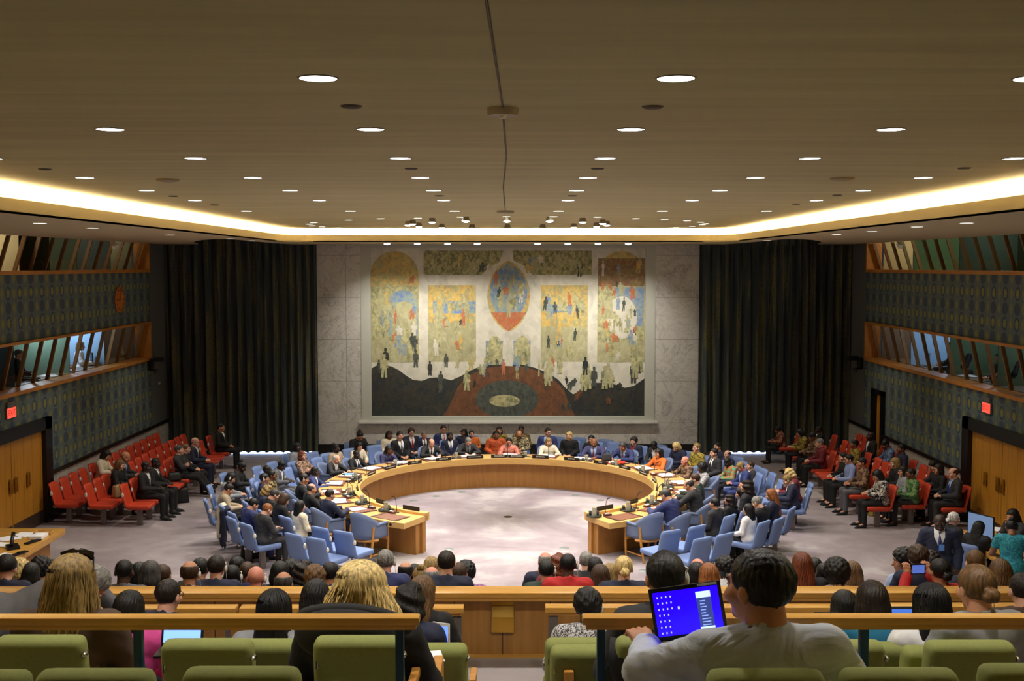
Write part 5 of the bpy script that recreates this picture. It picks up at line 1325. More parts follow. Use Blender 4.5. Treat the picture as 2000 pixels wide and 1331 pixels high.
S('2', 531, 919, 'lap', 'b', 'short:black', 'top:batikblack', 'in dark patterned shirt, left inner ring', 0, 1)
S('2', 527, 950, 'read', 'p', 'wavybob:dblond', 'coat:navy', 'blond in navy, left inner ring')
S('2', 541, 957, 'read', 'p', 'short:dgrey', 'coat:black', 'with short dark hair between blond and brown heads')
S('2', 560, 966, 'read', 'p', 'bob:brown', 'coat:black', 'with brown bob in black, left inner ring')
S('2', 586, 979, 'lap', 'w', 'long:black', 'coat:cream', 'in white trouser suit, left inner ring')
S('3', 500, 975, 'read', 'w', 'short:black', 'suit:blue:white:', 'with black hair in blue, left outer ring')
S('3', 527, 985, 'read', 'p', 'short:ginger', 'suit:charcoal:lblue:', 'with ginger hair in charcoal, left outer ring')
# advisers along the back
S('2', 656, 868, 'lap', 'k', 'bun:black', 'top:beige', 'with dark skin and cream top, back left')
S('3', 705, 845, 'read', 't', 'bun:black', 'coat:black', 'with tall hair bun, back left')
S('2', 702, 865, 'read', 'w', 'long:black', 'top:cream', 'in white blouse with dark tablet, back left')
S('3', 760, 842, 'lap', 'b', 'long:dbrown', 'coat:cream', 'with long dark hair and cream cardigan, back row')
S('2', 781, 843, 'lap', 'w', 'short:dbrown', 'suit:black:white:greytie', 'young in black suit and grey tie, back row')
S('3', 803, 837, 'lap', 'p', 'thick:brown', 'suit:navy:white:redtie', 'bearded with glasses and red tie, back row', 0, 1)
S('3', 828, 843, 'lap', 'r', 'short:grey', 'suit:navy:white:black', 'grey-haired with earphone in navy, back row', -1)
S('3', 866, 831, 'lap', 'w', 'short:dbrown', 'suit:royal:white:redtie', 'tall with glasses, blue suit and red tie', 0, 1)
S('2', 879, 845, 'lap', 'd', 'buzz:black', 'suit:navy:white:violet', 'dark-bearded in navy suit, back row')
S('3', 906, 838, 'lapR', 'b', 'wavy:black', 'coat:navy', 'with wavy black hair in navy, back row')
S('3', 921, 841, 'lap', 'p', 'short:dbrown', 'coat:orange', 'with orange scarf behind the grey-haired official')
S('3', 975, 834, 'lap', 'w', 'bob:black', 'top:batikyellow', 'in yellow batik, hidden behind orange batik')
S('2', 969, 842, 'lap', 'b', 'short:black', 'top:batikorange', 'in orange batik behind the table centre', wide=1.15)
S('3', 1018, 832, 'lap', 'b', 'short:black', 'top:batikblack', 'in black and gold batik, back row', 0, 1)
S('2', 1014, 843, 'read', 't', 'ring:black', 'top:batikcream', 'in cream and black batik behind the centre', 0, 1)
S('2', 1070, 836, 'lapL', 'p', 'short:dbrown', 'suit:royal:lblue:', 'with glasses and blue suit behind cream jacket', 0, 1)
S('2', 1112, 844, 'lap', 'p', 'bob:blond', 'coat:black', 'blond in plain black beside empty blue chair')
S('2', 1155, 851, 'lap', 'w', 'long:black', 'coat:black', 'with long black hair behind the KUWAIT delegate')
S('2', 1238, 854, 'lap', 'p', 'thick:dbrown', 'suit:navy:maroon:', 'boyish with earphone in navy, back right', 1)
S('2', 1275, 864, 'read', 'k', 'short:black', 'suit:charcoal:white:', 'dark-skinned looking at red phone, back right')
S('2', 1318, 866, 'read', 'p', 'bob:blond', 'coat:navy', 'blond writing with yellow lanyard, back right')
S('2', 1361, 866, 'lap', 'p', 'short:dblond', 'top:batikyellow', 'in yellow-cream batik with earphone, back right', -1)
S('3', 1402, 864, 'lap', 'p', 'short:black', 'suit:navy:white:', 'dark-haired in navy by the right curtain')
S('2', 1395, 876, 'lap', 'p', 'short:dbrown', 'suit:charcoal:white:black', 'in charcoal suit with lanyard, right ring')
S('3', 1421, 881, 'lap', 'p', 'ring:black', 'suit:navy:lblue:', 'balding dark-haired behind the woman in green')
S('2', 1417, 896, 'read', 'k', 'buzz:black', 'top:greenorange', 'in green and orange dress with pale cardigan', -1)
S('2', 1442, 904, 'read', 'r', 'short:dblond', 'suit:royal:lblue:', 'fair-haired with glasses in blue, right ring', 0, 1)
S('3', 1466, 912, 'lap', 'p', 'short:brown', 'suit:charcoal:white:', 'brown-haired in dark suit, right outer ring')
S('3', 1459, 928, 'lap', 'w', 'wavy:dbrown', 'coat:dark', 'with wavy brown hair, half hidden, right ring')
S('2', 1452, 941, 'lap', 't', 'bald', 'top:grey', 'bald in grey, right ring')
S('2', 1445, 953, 'read', 'w', 'long:black', 'top:grey', 'with long black hair and grey sweater, right ring')
S('2', 1425, 966, 'lap', 'w', 'wavy:dbrown', 'coat:black', 'with dark wavy hair, right inner ring')
S('2', 1396, 973, 'lap', 't', 'short:black', 'suit:charcoal:white:', 'with black hair in charcoal, right inner ring')
S('3', 1473, 971, 'read', 'p', 'short:grey', 'suit:black:white:', 'grey-haired in black, right outer ring')
S('3', 1462, 985, 'lap', 't', 'long:black', 'top:white', 'in white blouse with black hair, right outer ring')
S('3', 1504, 956, 'read', 'p', 'verylong:ginger', 'coat:navy', 'with long ginger hair, right outer ring')
S('3', 1537, 917, 'read', 'p', 'wavybob:blond', 'top:maroon', 'blond in maroon, far right of the outer ring')
S('3', 1533, 929, 'read', 'p', 'short:dblond', 'suit:navy:white:', 'young fair in navy, far right outer ring')
# empty blue chairs
for i, (x, y, l) in enumerate([(670, 1037, 'left group, nearest the table'), (574, 1043, 'left group, outer arc, middle one'), (617, 1053, 'left group, lowest in the picture'), (625, 1030, 'left group, behind the table-side one'), (454, 1001, 'left group, beside the draped coats'), (436, 988, 'draped with white and navy coats'),
    (502, 915, 'tall one at far left beside black jacket'), (531, 907, 'behind the dark bald adviser'), (610, 889, 'behind the auburn-haired adviser'), (618, 901, 'beside the bright blue suit'), (731, 881, 'beside the white blouse, back left'), (562, 920, 'between grey suit and black cardigan'),
    (1310, 1036, 'right group, nearest the armchair'), (1361, 1026, 'right group, inner arc, second'), (1372, 1052, 'right group, lowest in the picture'), (1415, 1044, 'right group, outer arc, second'),
    (1183, 864, 'back right, beside violet-blue suit'), (1130, 859, 'back row, beside the blond in black'), (1200, 875, 'behind the black handbag'), (1289, 874, 'back right, behind the orange scarf'), (1452, 906, 'right ring, behind the fair-haired adviser'), (1477, 914, 'right outer ring by the open aisle'), (1508, 927, 'right outer ring, standing alone'), (1524, 940, 'right outer ring, beside the alone one'), (1088, 859, 'back row, behind the cream jacket')]):
    z = .89; p = ringpos(x, y, 6.25 if y < 1000 and i not in (9, 11) else (6.3 if i in (1, 2, 4, 14, 15) else 5.7), .9, 2.0, 30)
    rz = facing(p.x, p.y); d = Matrix.Rotation(rz, 3, 'Z') @ Vector((0, .30, 0))
    place('blue', p.x + d.x, p.y + d.y, 0, rz, 'empty blue chair, ' + l)
    if i == 5: COAT = (p.x, p.y, rz)
for ph, l, tw in ((37.5, 'empty blue armchair at the left table end', .1), (322.5, 'empty blue armchair at the right table end', -.1)):
    p = pol(4.38, ph); place('arm', p.x, p.y, 0, facing(p.x, p.y) + tw, l, 1.08)
# coats over a chair: draped cloth mesh
def drape(x, y, rz, w_, h_, m, label, dx=0):
    n, k = 14, 16; vs_, fs = [], []; r2 = random.Random(int(h_ * 100))
    for j in range(k + 1):
        t = j / k
        for i in range(n + 1):
            u = i / n - .5; side_ = 1 if t > .2 else -1
            L = (t - .2) * h_ if t > .2 else (.2 - t) * h_
            yy = (-.02 - .05 * min(1, L * 6) if t > .2 else .06) + .025 * math.sin(i * 1.3 + j * .3) * min(1, L * 4)
            zz = .93 - L - .02 * math.sin(i * 2.1) * t * 3 - (abs(u) * .05)
            vs_.append((u * w_ * (1 - .25 * t) + dx + .02 * math.sin(j * .9), yy - .29, zz))
    for j in range(k):
        for i in range(n): a = j * (n + 1) + i; fs.append((a, a + 1, a + n + 2, a + n + 1))
    q = MB(); q.add(vs_, fs); o = q.obj('coat', m, None, True)
    sm = o.modifiers.new('thickness', 'SOLIDIFY'); sm.thickness = .02
    o.location = (x, y, 0); o.rotation_euler = (0, 0, rz); tag(o, label, 'coat', 'coats draped on chairs'); return o
cx_, cy_, crz = COAT; d = Matrix.Rotation(crz, 3, 'Z') @ Vector((0, .30, 0))
drape(cx_ + d.x, cy_ + d.y, crz, .34, .85, clothm('cream'), 'cream coat hung over the outermost left blue chair', -.14)
drape(cx_ + d.x, cy_ + d.y, crz, .36, .95, clothm('navy'), 'navy coat hung over the outermost left blue chair', .14)
p = at_z(465, 950, .5); bag(Vector((p.x, p.y, .50)), .5, (.26, .10, .22), (.62, .08, .12), 'bright red handbag on a lap in the left outer ring')
p = at_z(490, 1090, 0); bag(p, .3, (.4, .25, .33), (.06, .06, .07), 'black bag on the floor under left outer chairs')
# ------------------------------------------------------------------ red chairs and their sitters
RX = {('L', 1): -9.55, ('L', 2): -8.75, ('L', 3): -7.95, ('R', 1): 7.95, ('R', 2): 8.75, ('R', 3): 9.5}
GR = 'people on the red side chairs'
REDP = []
def Rd(sd, row, x, y, pose, sk_, hair, outfit, desc, phones=0, glasses=0, Y=None, turn=0, zh=None, wide=1.0):
    X = RX[(sd, row)]
    best = None
    for i in range(300):
        YY = 22.5 + i * .035; p = at_y(x, y, YY); off = .1 if sd == 'L' else -.1
        c = (p.x - X - off) ** 2 * 6 + (p.z - 1.2) ** 2 * 14
        if best is None or c < best[0]: best = (c, p)
    p = best[1]; rz = (-PI / 2 if sd == 'L' else PI / 2) + turn
    o = person(p.x, p.y, p.z, rz, pose, sk_, hair, outfit, 'person ' + desc, GR, 0, phones, glasses, wide=wide)
    place('red', X, o.location.y, 0, (-PI / 2 if sd == 'L' else PI / 2), 'red chair holding the person ' + desc)
    REDP.append((sd, row, o.location.y)); return o
Rd('L', 1, 212, 881, 'read', 'w', 'bob:dbrown', 'top:cream', 'in white on the left wall row')
Rd('L', 2, 236, 899, 'read', 'p', 'long:lbrown', 'coat:black', 'in black jacket reading, left middle row')
Rd('L', 2, 250, 884, 'read', 't', 'bald', 'suit:charcoal:lblue:tie', 'bald bearded in grey suit, left middle row')
Rd('L', 3, 286, 902, 'gal', 'k', 'buzz:black', 'suit:black:white:', 'in black suit with badge, nearer of two, left front row')
Rd('L', 3, 305, 895, 'gal', 'k', 'buzz:black', 'suit:black:white:black', 'in black suit with black tie, left front row')
Rd('L', 3, 349, 870, 'cross', 'p', 'short:dgrey', 'coat:charcoal', 'with crossed arms and earphone, legs stretched, left', -1)
Rd('L', 3, 363, 868, 'lap', 'p', 'lowbun:lbrown', 'coat:dark', 'fair woman behind crossed-arms man, left front row')
Rd('L', 3, 382, 855, 'gal', 'p', 'bald', 'suit:navy:white:', 'bald with glasses in navy, left front row', 0, 1)
Rd('L', 3, 431, 827, 'lap', 't', 'short:black', 'suit:black:white:', 'in black suit alone against the left curtain')
Rd('R', 1, 1516, 835, 'read', 'b', 'thick:black', 'top:batikred', 'in dark red batik against the right curtain')
Rd('R', 1, 1558, 839, 'read', 'w', 'bob:black', 'top:batikyellow', 'in yellow batik against the right curtain')
Rd('R', 1, 1582, 846, 'read', 'b', 'short:black', 'top:batikbrown', 'in brown batik with badge, right front row')
Rd('R', 1, 1600, 857, 'gal', 'p', 'short:grey', 'top:maroon', 'grey-haired in maroon shirt, right front row')
Rd('R', 2, 1599, 832, 'lap', 'k', 'buzz:black', 'suit:black:white:', 'in black suit with earphone by right curtain', 1)
Rd('R', 2, 1669, 859, 'lap', 'b', 'short:black', 'top:batikyellow', 'in yellow batik with earphone, right middle row', -1)
Rd('R', 3, 1701, 844, 'lap', 'k', 'bald', 'suit:black:white:', 'dark bald in black suit, right wall row', wide=1.1)
Rd('R', 3, 1725, 861, 'read', 'b', 'short:black', 'top:batikblue', 'in blue batik looking down, right wall row')
Rd('R', 3, 1761, 867, 'lap', 'b', 'short:black', 'top:navy', 'in dark denim with earphone, right wall row', -1)
Rd('R', 1, 1646, 884, 'gal', 'w', 'short:black', 'coat:black', 'mostly hidden behind checked shirt, right front row')
Rd('R', 1, 1657, 888, 'gal', 'w', 'short:black', 'top:checks', 'in blue checked shirt with glasses, right front row', 0, 1)
Rd('R', 1, 1682, 894, 'gal', 't', 'short:black', 'top:batikbrown:::grey', 'in dark brown batik with earphone, right front row', -1)
Rd('R', 1, 1709, 920, 'read', 't', 'bob:black', 'top:bwf', 'in black and white flowered robe, right front row')
Rd('R', 2, 1747, 895, 'gal', 'p', 'bob:dblond', 'coat:black', 'blond in black jacket with lanyard, right middle row')
Rd('R', 2, 1763, 911, 'gal', 'w', 'bob:dbrown', 'top:lgrey', 'in pale green beside green batik, right middle row')
Rd('R', 2, 1778, 915, 'gal', 'b', 'short:dbrown', 'top:batikgreen:::charcoal', 'in green batik with glasses, right middle row', 0, 1, wide=1.15)
Rd('R', 3, 1818, 901, 'read', 'p', 'short:dbrown', 'top:charcoal', 'dark-haired in black, half hidden, right wall row')
Rd('R', 3, 1832, 907, 'gal', 'w', 'bob:dbrown', 'top:black', 'in black with glasses, right wall row', 0, 1)
Rd('R', 3, 1861, 914, 'gal', 'p', 'ring:brown', 'suit:charcoal:lblue:bluetie', 'bald in charcoal with blue tie, near right door')
cnt = {}
for (sd, row), X in RX.items():
    y0 = {('L', 1): 24.0, ('L', 2): 23.85, ('L', 3): 23.8, ('R', 1): 24.6, ('R', 2): 24.3, ('R', 3): 24.4}[(sd, row)]; y1 = {('L', 3): 30.4, ('R', 1): 29.6}.get((sd, row), 31.3)
    if (sd, row) == ('R', 3): y1 = 31.2
    y = y0; k = 0
    while y < y1:
        if all(not (a == sd and b == row and abs(c - y) < .47) for a, b, c in REDP):
            place('red', X, y, 0, (-PI / 2 if sd == 'L' else PI / 2), 'empty red chair, %s side, %s row from the wall, %s place counted from the door' % ('left' if sd == 'L' else 'right', ORD[(row if sd == 'L' else 4 - row) - 1], ORD[k]))
        y += .54; k += 1
bag(Vector((-8.62, 24.45, .48)), 1.2, (.30, .18, .28), (.62, .52, .36), 'large tan handbag on a red chair, left side')
bag(Vector((-7.7, 26.1, 0)), .4, (.34, .2, .36), (.05, .05, .06), 'black backpack on the floor by left red chairs')
bag(Vector((-7.95, 26.35, .48)), .4, (.34, .24, .2), (.06, .06, .065), 'small black bag on a left red chair')
p = at_z(1704, 1008, 0); bag(p, .9, (.24, .14, .2), (.55, .48, .16), 'small yellow-green handbag on the floor by flowered robe')
p = at_z(1733, 1003, 0); bag(p, .2, (.38, .22, .34), (.05, .06, .06), 'black rucksack on floor beside green batik sitter')
# people at the right staff desk
def St(x, y, Y, pose, sk_, hair, outfit, rz, label, floor=0, **k): 
    p = at_y(x, y, Y); return person(p.x, p.y, p.z, rz, pose, sk_, hair, outfit, label, 'people around the right staff desk', floor, **k)
p = at_z(1836, 1006, 1.72); 
St(1836, 1006, p.y, 'stand', 'k', 'bald', 'suit:navy:white:royal', PI - .25, 'person standing bald in dark suit with bright blue lanyard', wide=1.1)
p = at_z(1976, 1017, 1.58)
St(1976, 1017, p.y, 'standb', 'b', 'bun:black', 'dress:tealp', -.35, 'person standing in turquoise short-sleeved dress at right desk', wide=1.1)
for (x, y, hz, pose, sk_, hr, of, rz, lb) in ((1863, 1001, 1.25, 'lap', 'p', 'lowbun:white', 'coat:black', -1.3, 'person with white hair tied back beside the right desk'), (1914, 1019, 1.22, 'read', 'w', 'verylong:black', 'coat:black', -.9, 'person with long black hair leaning at large monitor'), (1976, 996, 1.25, 'chin', 'w', 'long:black', 'coat:charcoal', 1.9, 'person with dark hair, hand at mouth, behind right desk')):
    p = at_z(x, y, hz); St(x, y, p.y, pose, sk_, hr, of, rz, lb)
    e = PEOPLE[-1]; place('blue', e.location.x, e.location.y, 0, rz, 'chair of the ' + lb)
q = MB(); q.rbox((-.02, .185, 1.20), (.065, .012, .09), .003); q.obj('badge', mat('badge_blue', (.35, .55, .85), .4), PEOPLE[-5] if 'lanyard' in PEOPLE[-5]['label'] else PEOPLE[-4])
for (x, y, X, sz, lb) in ((311, 749, -WX + .03, .05, 'small white wall sensor beside the left curtain'), (225, 481, -9.5, .11, 'white adjustable lamp before the upper left windows'), (1757, 479, 9.5, .11, 'white adjustable lamp before the upper right windows')):
    p = at_x(x, y, X); e = empty('wall_lamp' if sz > .1 else 'wall_sensor', p); tag(e, lb, 'lamp' if sz > .1 else 'sensor')
    q = MB(); q.rbox((0, 0, 0), (sz, sz * 1.8, sz * .9), sz * .2, Matrix.Rotation(.5, 4, 'X')); q.obj('housing', M_white, e)
    if sz > .1: q = MB(); q.tube([(0, 0, .03), (0, .03, SOFF - p.z)], .012, 6); q.obj('stem', M_white, e)
# ------------------------------------------------------------------ gallery audience
GF = 'audience in front of the barrier'; GM = 'audience behind the barrier'
def stepz(Y):
    for a, b, z in steps:
        if a <= Y < b: return z
    return 0
def G(x, y, Y, hair, sk_, outfit, label, phones=0, glasses=0, pose='gal', turn=0, s=1.0, wide=1.0, group=None):
    p = at_y(x, y, Y)
    return person(p.x, p.y, p.z, turn, pose, sk_, hair, outfit, 'person ' + label, group or (GF if Y > 9.7 else GM), 0, phones, glasses, s=s, legs=False, wide=wide)
for a in [
 (13, 1085, 10.4, 'cap:black', 'p', 'coat:navy', 'with black cap at far left edge, front audience'),
 (37, 1095, 11.4, 'curly:blond', 'p', 'coat:black', 'with fair curls beside black cap, front audience'),
 (60, 1101, 11.4, 'bob:black', 'w', 'coat:dark', 'with black bob beside the left staff desk', -1),
 (80, 1091, 11.7, 'curly:black', 'w', 'coat:navy', 'with black curls beside the left staff desk'),
 (103, 1094, 12.4, 'short:dbrown', 'w', 'coat:dark', 'half hidden behind the bent grey back, front audience'),
 (243, 1093, 10.3, 'buzz:black', 'd', 'top:grey', 'dark-skinned with white collar line, front audience left'),
 (273, 1100, 11.4, 'bob:black', 'w', 'coat:black', 'with black hair beside grey-blond head, front audience'),
 (294, 1097, 10.8, 'bob:dgrey', 'p', 'coat:brown', 'with grey-blond bob, front audience left'),
 (318, 1103, 11.5, 'short:brown', 't', 'coat:dark', 'with small brown head, front audience left', 0, 1),
 (371, 1096, 10.3, 'ring:brown', 't', 'suit:brown:white:', 'balding in brown with earphone, front audience left', 1),
 (392, 1090, 11.5, 'short:black', 't', 'suit:black:white:', 'with black hair between balding and navy heads'),
 (423, 1085, 10.6, 'short:dbrown', 'p', 'coat:navy', 'in navy with earphone, front audience left', 1),
 (463, 1087, 12.6, 'short:black', 'd', 'coat:black', 'farthest black head left of the bald man'),
 (454, 1103, 11.2, 'buzz:black', 'k', 'suit:charcoal:white:', 'dark-skinned with earphone left of bald man', 1),
 (483, 1097, 11.7, 'buzz:brown', 'd', 'coat:blue', 'in blue just behind the pink bald head'),
 (500, 1106, 10.6, 'bald', 'r', 'suit:navy:white:', 'with pink bald head and white collar, front audience', 1),
 (547, 1098, 11.4, 'bob:black', 'w', 'coat:black', 'with black bob right of the bald man'),
 (570, 1095, 12.5, 'thick:black', 'w', 'coat:dark', 'second black head right of the bald man'),
 (592, 1097, 11.5, 'wavybob:dbrown', 'w', 'coat:navy', 'with dark wavy hair, front audience centre-left'),
 (554, 1117, 10.3, 'ring:dgrey', 't', 'coat:dark', 'with small balding grey head low at barrier', -1),
 (615, 1106, 10.1, 'thick:lbrown', 'p', 'coat:charcoal', 'with thick light brown hair at the barrier'),
 (645, 1098, 10.9, 'short:black', 't', 'suit:navy:white:', 'in navy left of the fair-haired woman'),
 (661, 1105, 11.8, 'short:black', 'w', 'coat:dark', 'with dark hair and earphone left of fair-haired woman', 1),
 (726, 1094, 11.6, 'bob:black', 'w', 'coat:dark', 'with black hair just right of fair-haired woman', 1),
 (753, 1074, 10.9, 'short:grey', 'p', 'suit:blue:white:', 'grey-haired with earphone, front audience centre', 1),
 (792, 1098, 12.2, 'ring:black', 't', 'suit:charcoal:white:', 'balding dark-haired with earphone, front audience centre', -1),
 (810, 1102, 12.8, 'short:black', 'd', 'coat:black', 'with black hair beside the small blond bun'),
 (823, 1106, 12.0, 'bun:dblond', 'p', 'coat:grey', 'with small blond bun left of the aisle'),
 (843, 1089, 12.8, 'long:dblond', 'p', 'coat:black', 'with long blond hair left of the aisle'),
 (843, 1107, 11.6, 'ring:grey', 'r', 'suit:black:white:', 'balding grey in black left of the aisle', 1),
 (872, 1076, 10.3, 'short:dbrown', 'p', 'suit:navy:lblue:', 'in navy with square shoulders beside the aisle'),
 (896, 1100, 11.2, 'short:brown', 't', 'coat:grey', 'in grey with earphone beside the aisle', -1),
 (910, 1099, 12.0, 'curly:black', 't', 'top:purplef', 'in purple flowers, last before the aisle'),
 (1065, 1079, 13.4, 'ring:grey', 'r', 'coat:navy', 'balding grey in navy, first right of aisle'),
 (1067, 1094, 11.8, 'short:black', 't', 'suit:dgreen:white:', 'with short black hair, first right of aisle', 1),
 (1090, 1083, 12.6, 'wavybob:auburn', 'p', 'coat:maroon', 'with auburn hair right of the aisle'),
 (1109, 1081, 10.8, 'buzz:black', 'd', 'coat:red', 'dark shaved with black and red jacket', 1),
 (1145, 1078, 13.4, 'short:grey', 'p', 'suit:charcoal:white:', 'grey-haired in dark suit, front right audience'),
 (1163, 1089, 12.2, 'short:black', 'd', 'suit:navy:lblue:', 'with small black head in navy, front right audience', -1),
 (1172, 1104, 11.4, 'long:brown', 'p', 'coat:dark', 'with long brown hair left of blond bun'),
 (1191, 1102, 11.9, 'bob:dblond', 'p', 'coat:dark', 'with short blond hair and earphone', 1),
 (1218, 1087, 10.6, 'lowbun:blond', 'p', 'coat:navy', 'with blond hair knot in navy, front right', -1),
 (1362, 1091, 12.9, 'bald', 'r', 'coat:grey', 'with pink bald head right of the laptop'),
 (1361, 1100, 11.6, 'bob:black', 'w', 'coat:black', 'with black hair right of the laptop'),
 (1384, 1102, 10.9, 'long:ginger', 'p', 'coat:brown', 'with red-blond hair left of large dark head'),
 (1416, 1090, 12.2, 'curly:black', 'd', 'top:white', 'with black curls and white shirt'),
 (1566, 1081, 10.6, 'verylong:auburn', 'w', 'coat:dark', 'with long auburn hair right of large dark head', -1),
 (1591, 1090, 12.8, 'short:black', 'd', 'coat:dark', 'with small black head beside long auburn hair', -1),
 (1609, 1099, 11.4, 'buzz:black', 'k', 'coat:navy', 'dark-skinned with earring left of black curls'),
 (1634, 1096, 10.4, 'afro:black', 'd', 'top:floral', 'with black curls and flowered blouse'),
 (1664, 1098, 11.5, 'long:lbrown', 'p', 'coat:dark', 'with long light brown hair beside flowered blouse')]:
    G(*a[:3], a[3], a[4], a[5], a[6], *(a[7:]))
G(1765, 1074, 11.2, 'curly:black', 't', 'coat:lblue', 'with dark curls in profile, right audience', 1, 0, 'galL', .4)
G(1793, 1067, 11.0, 'thick:brown', 'p', 'coat:navy', 'with thick brown hair and blue collar, right audience')
G(1816, 1080, 11.8, 'curly:dbrown', 'w', 'coat:dark', 'with dark curls behind the raised phone')
G(1836, 1092, 10.15, 'lowbun:black', 't', 'top:red', 'in red top raising a phone with both hands', -1, 0, 'photo', .22)
e = PEOPLE[-1]; pp = at_y(1793, 1112, 10.5)
ph_ = empty('smartphone', pp, .1); tag(ph_, 'raised smartphone with lit screen at the right', 'phone'); q = MB(); q.rbox((0, 0, 0), (.15, .012, .10), .004); q.obj('casing', M_blackm, ph_); q = MB(); q.bb(-.062, .062, -.0075, -.0065, -.04, .04); q.obj('screen', mat('phone_screen', (.1, .14, .3), .2, emit=(.05, .09, .3), es=.8), ph_, False)
G(1904, 1075, 10.4, 'short:lbrown', 'p', 'coat:navy', 'with light brown hair below the turquoise dress', 1)
G(1953, 1094, 10.3, 'verylong:lbrown', 'p', 'coat:brown', 'with long fair-brown hair at right edge', -1)
# behind the barrier
G(330, 1132, 7.9, 'short:dbrown', 'p', 'suit:navy:lblue:', 'in navy with glasses in front of small blue laptop', -1, 1, 'gal', -.3)
G(253, 1156, 7.0, 'bob:black', 'w', 'top:pink', 'with dark hair and pink top, left gallery')
G(617, 1134, 7.9, 'long:black', 'w', 'coat:black', 'with black hair, second from the aisle-side woman', 0, 0, 'gal', 0, 1.05)
G(826, 1127, 7.9, 'long:lbrown', 'p', 'coat:black', 'with long brown hair and black jacket by aisle', 0, 0, 'gal', -.3)
G(801, 1141, 7.0, 'wavybob:black', 't', 'coat:navy', 'with dark wavy hair in navy by aisle', 0, 0, 'gal', -.2)
G(1148, 1152, 7.7, 'thick:black', 'd', 'top:spots', 'in speckled shirt with earphone right of aisle', 1)
G(1648, 1155, 7.9, 'bob:black', 'w', 'top:lgrey', 'with small dark bob behind right rail')
G(1996, 1120, 7.6, 'short:dbrown', 'p', 'coat:brown', 'cut by the right picture edge')
G(1703, 1137, 6.7, 'bob:dbrown', 'w', 'top:bluegreen', 'in teal blue with earphone behind right rail', -1, 0, 'gal', -.1, 1.0)
G(1818, 1143, 6.4, 'verylong:black', 't', 'top:white', 'with long black hair and white blouse', 0, 0, 'gal', 0, 1.0)
G(1905, 1104, 6.0, 'lowbun:lbrown', 'w', 'coat:lgrey', 'with brown hair tied by purple band', 1, 0, 'gal', .2, 1.08)
G(536, 1155, 6.6, 'verylong:black', 't', 'coat:lgrey', 'with very long sleek black hair', 0, 0, 'gal', 0, 1.0)
G(1298, 1077, 5.5, 'short:black', 't', 'coat:charcoal', 'with black hair in leather jacket behind laptop', 1, 0, 'gal', .1, 1.12)
# bent man in a grey suit at the left
p = at_y(212, 1118, 8.0)
person(p.x, p.y, p.z, -PI / 2 + .35, 'bend', 'r', 'short:grey', 'coat:grey', 'person grey-haired bending forward in grey suit', GM, s=1.12, legs=False, wide=1.25)
# long fair hair seen large: near women, hair as layered strands over the hair body
def strands(root, hc_scale, c, n, L, spread, seed, wave=.012, r=.006, wid=.10):
    rr = random.Random(seed); g = MB()
    for i in range(n):
        th = rr.uniform(-1.95, 1.95)
        # th = 0 is the back of the head
        top = rr.uniform(.02, .9); ax = .094 + rr.uniform(-.005, .009); ay = .110 + rr.uniform(-.004, .008); az = .104
        pts, rs = [], []
        Ls = L * rr.uniform(.72, 1.0); m = 16; ph = rr.uniform(0, 6); wv = wave * rr.uniform(.4, 1.4)
        for k in range(m):
            t = k / (m - 1)
            if t < .42:
                a = (PI / 2) * (t / .42) * 1.0; rad = math.sin(a * (1 - top * 0) + .12) if a + .12 < PI / 2 else 1
                x = ax * rad * math.sin(th); y = -.012 - ay * rad * math.cos(th); z = .032 + az * math.cos(min(PI / 2, a + .12))
            else:
                u = (t - .42) / .58; x = ax * math.sin(th) * (1 + spread * u); y = -.012 - ay * math.cos(th) * (1 - .25 * u) - .01 * u; z = .032 - u * Ls
                if y > .02: y = .02 - .3 * (y - .02)
                x += wv * math.sin(u * 9 + ph) * u ** .5; y += wv * .6 * math.cos(u * 8 + ph)
            pts.append((x, y, z)); rs.append(r * (1 if t < .8 else (1 - t) / .2 * .85 + .15))
        g.tube(pts, rs, 5, False)
    return g.mesh('hair', c, True)
def nearhair(root, pose, m, n, L, spread, seed, **k):
    q, up, piv, R, T, HR, neck, hc = frame(pose)
    for c in list(root.children):
        if c.name.startswith('hair'): h0 = c
    o = bpy.data.objects.new('hair_strands', strands(root, 1, m, n, L, spread, seed, **k)); COL.objects.link(o); o.parent = h0
    o['kind'] = 'stuff'; return o
G(141, 1088, 5.6, 'verylong:dblond', 'p', 'coat:brown', 'with long brown-blond hair and sunglasses on head', 0, 0, 'gal', 0, 1.12)
r_ = PEOPLE[-1]; nearhair(r_, 'gal', hairm('dblond'), 620, .46, .55, 1, r=.0042, wave=.016)
g = MB()
for s in (-1, 1): g.rbox((0, 0, 0), (.07, .012, .045), .006, Matrix.Translation((s * .040, .055, .128)) @ Matrix.Rotation(s * .3, 4, 'Y') @ Matrix.Rotation(.5, 4, 'X'))
g.tube([(-.075, .05, .115), (-.105, -.03, .06)], .004); g.tube([(.075, .05, .115), (.105, -.03, .06)], .004); g.tube([(-.012, .055, .142), (.012, .055, .142)], .006)
q_, up_, piv_, R_, T_, HR_, nk_, hc_ = frame('gal')
o = g.obj('sunglasses', mat('sunglass_lens', (.05, .03, .03), .15), r_); M_ = Matrix(HR_.tolist()).to_4x4(); M_.translation = Vector([float(t) for t in hc_]); o.matrix_local = M_
G(706, 1100, 5.7, 'verylong:blond', 'p', 'coat:black', 'fair-haired in black padded coat, large at centre-left', 0, 0, 'gal', -.12, 1.14, 1.15)
nearhair(PEOPLE[-1], 'gal', hairm('blond'), 650, .30, 1.0, 2, r=.0042, wave=.014)
q = MB(); q.ell((0, -.19, 1.02), (.20, .10, .13), 24, 14); q.tube([(.21 * math.cos(a), -.10 - .10 * math.sin(a), 1.02 + .11 * math.sin(a)) for a in [PI * k / 14 for k in range(15)]], .03, 8); q.obj('hood', clothm('black'), PEOPLE[-1], True)
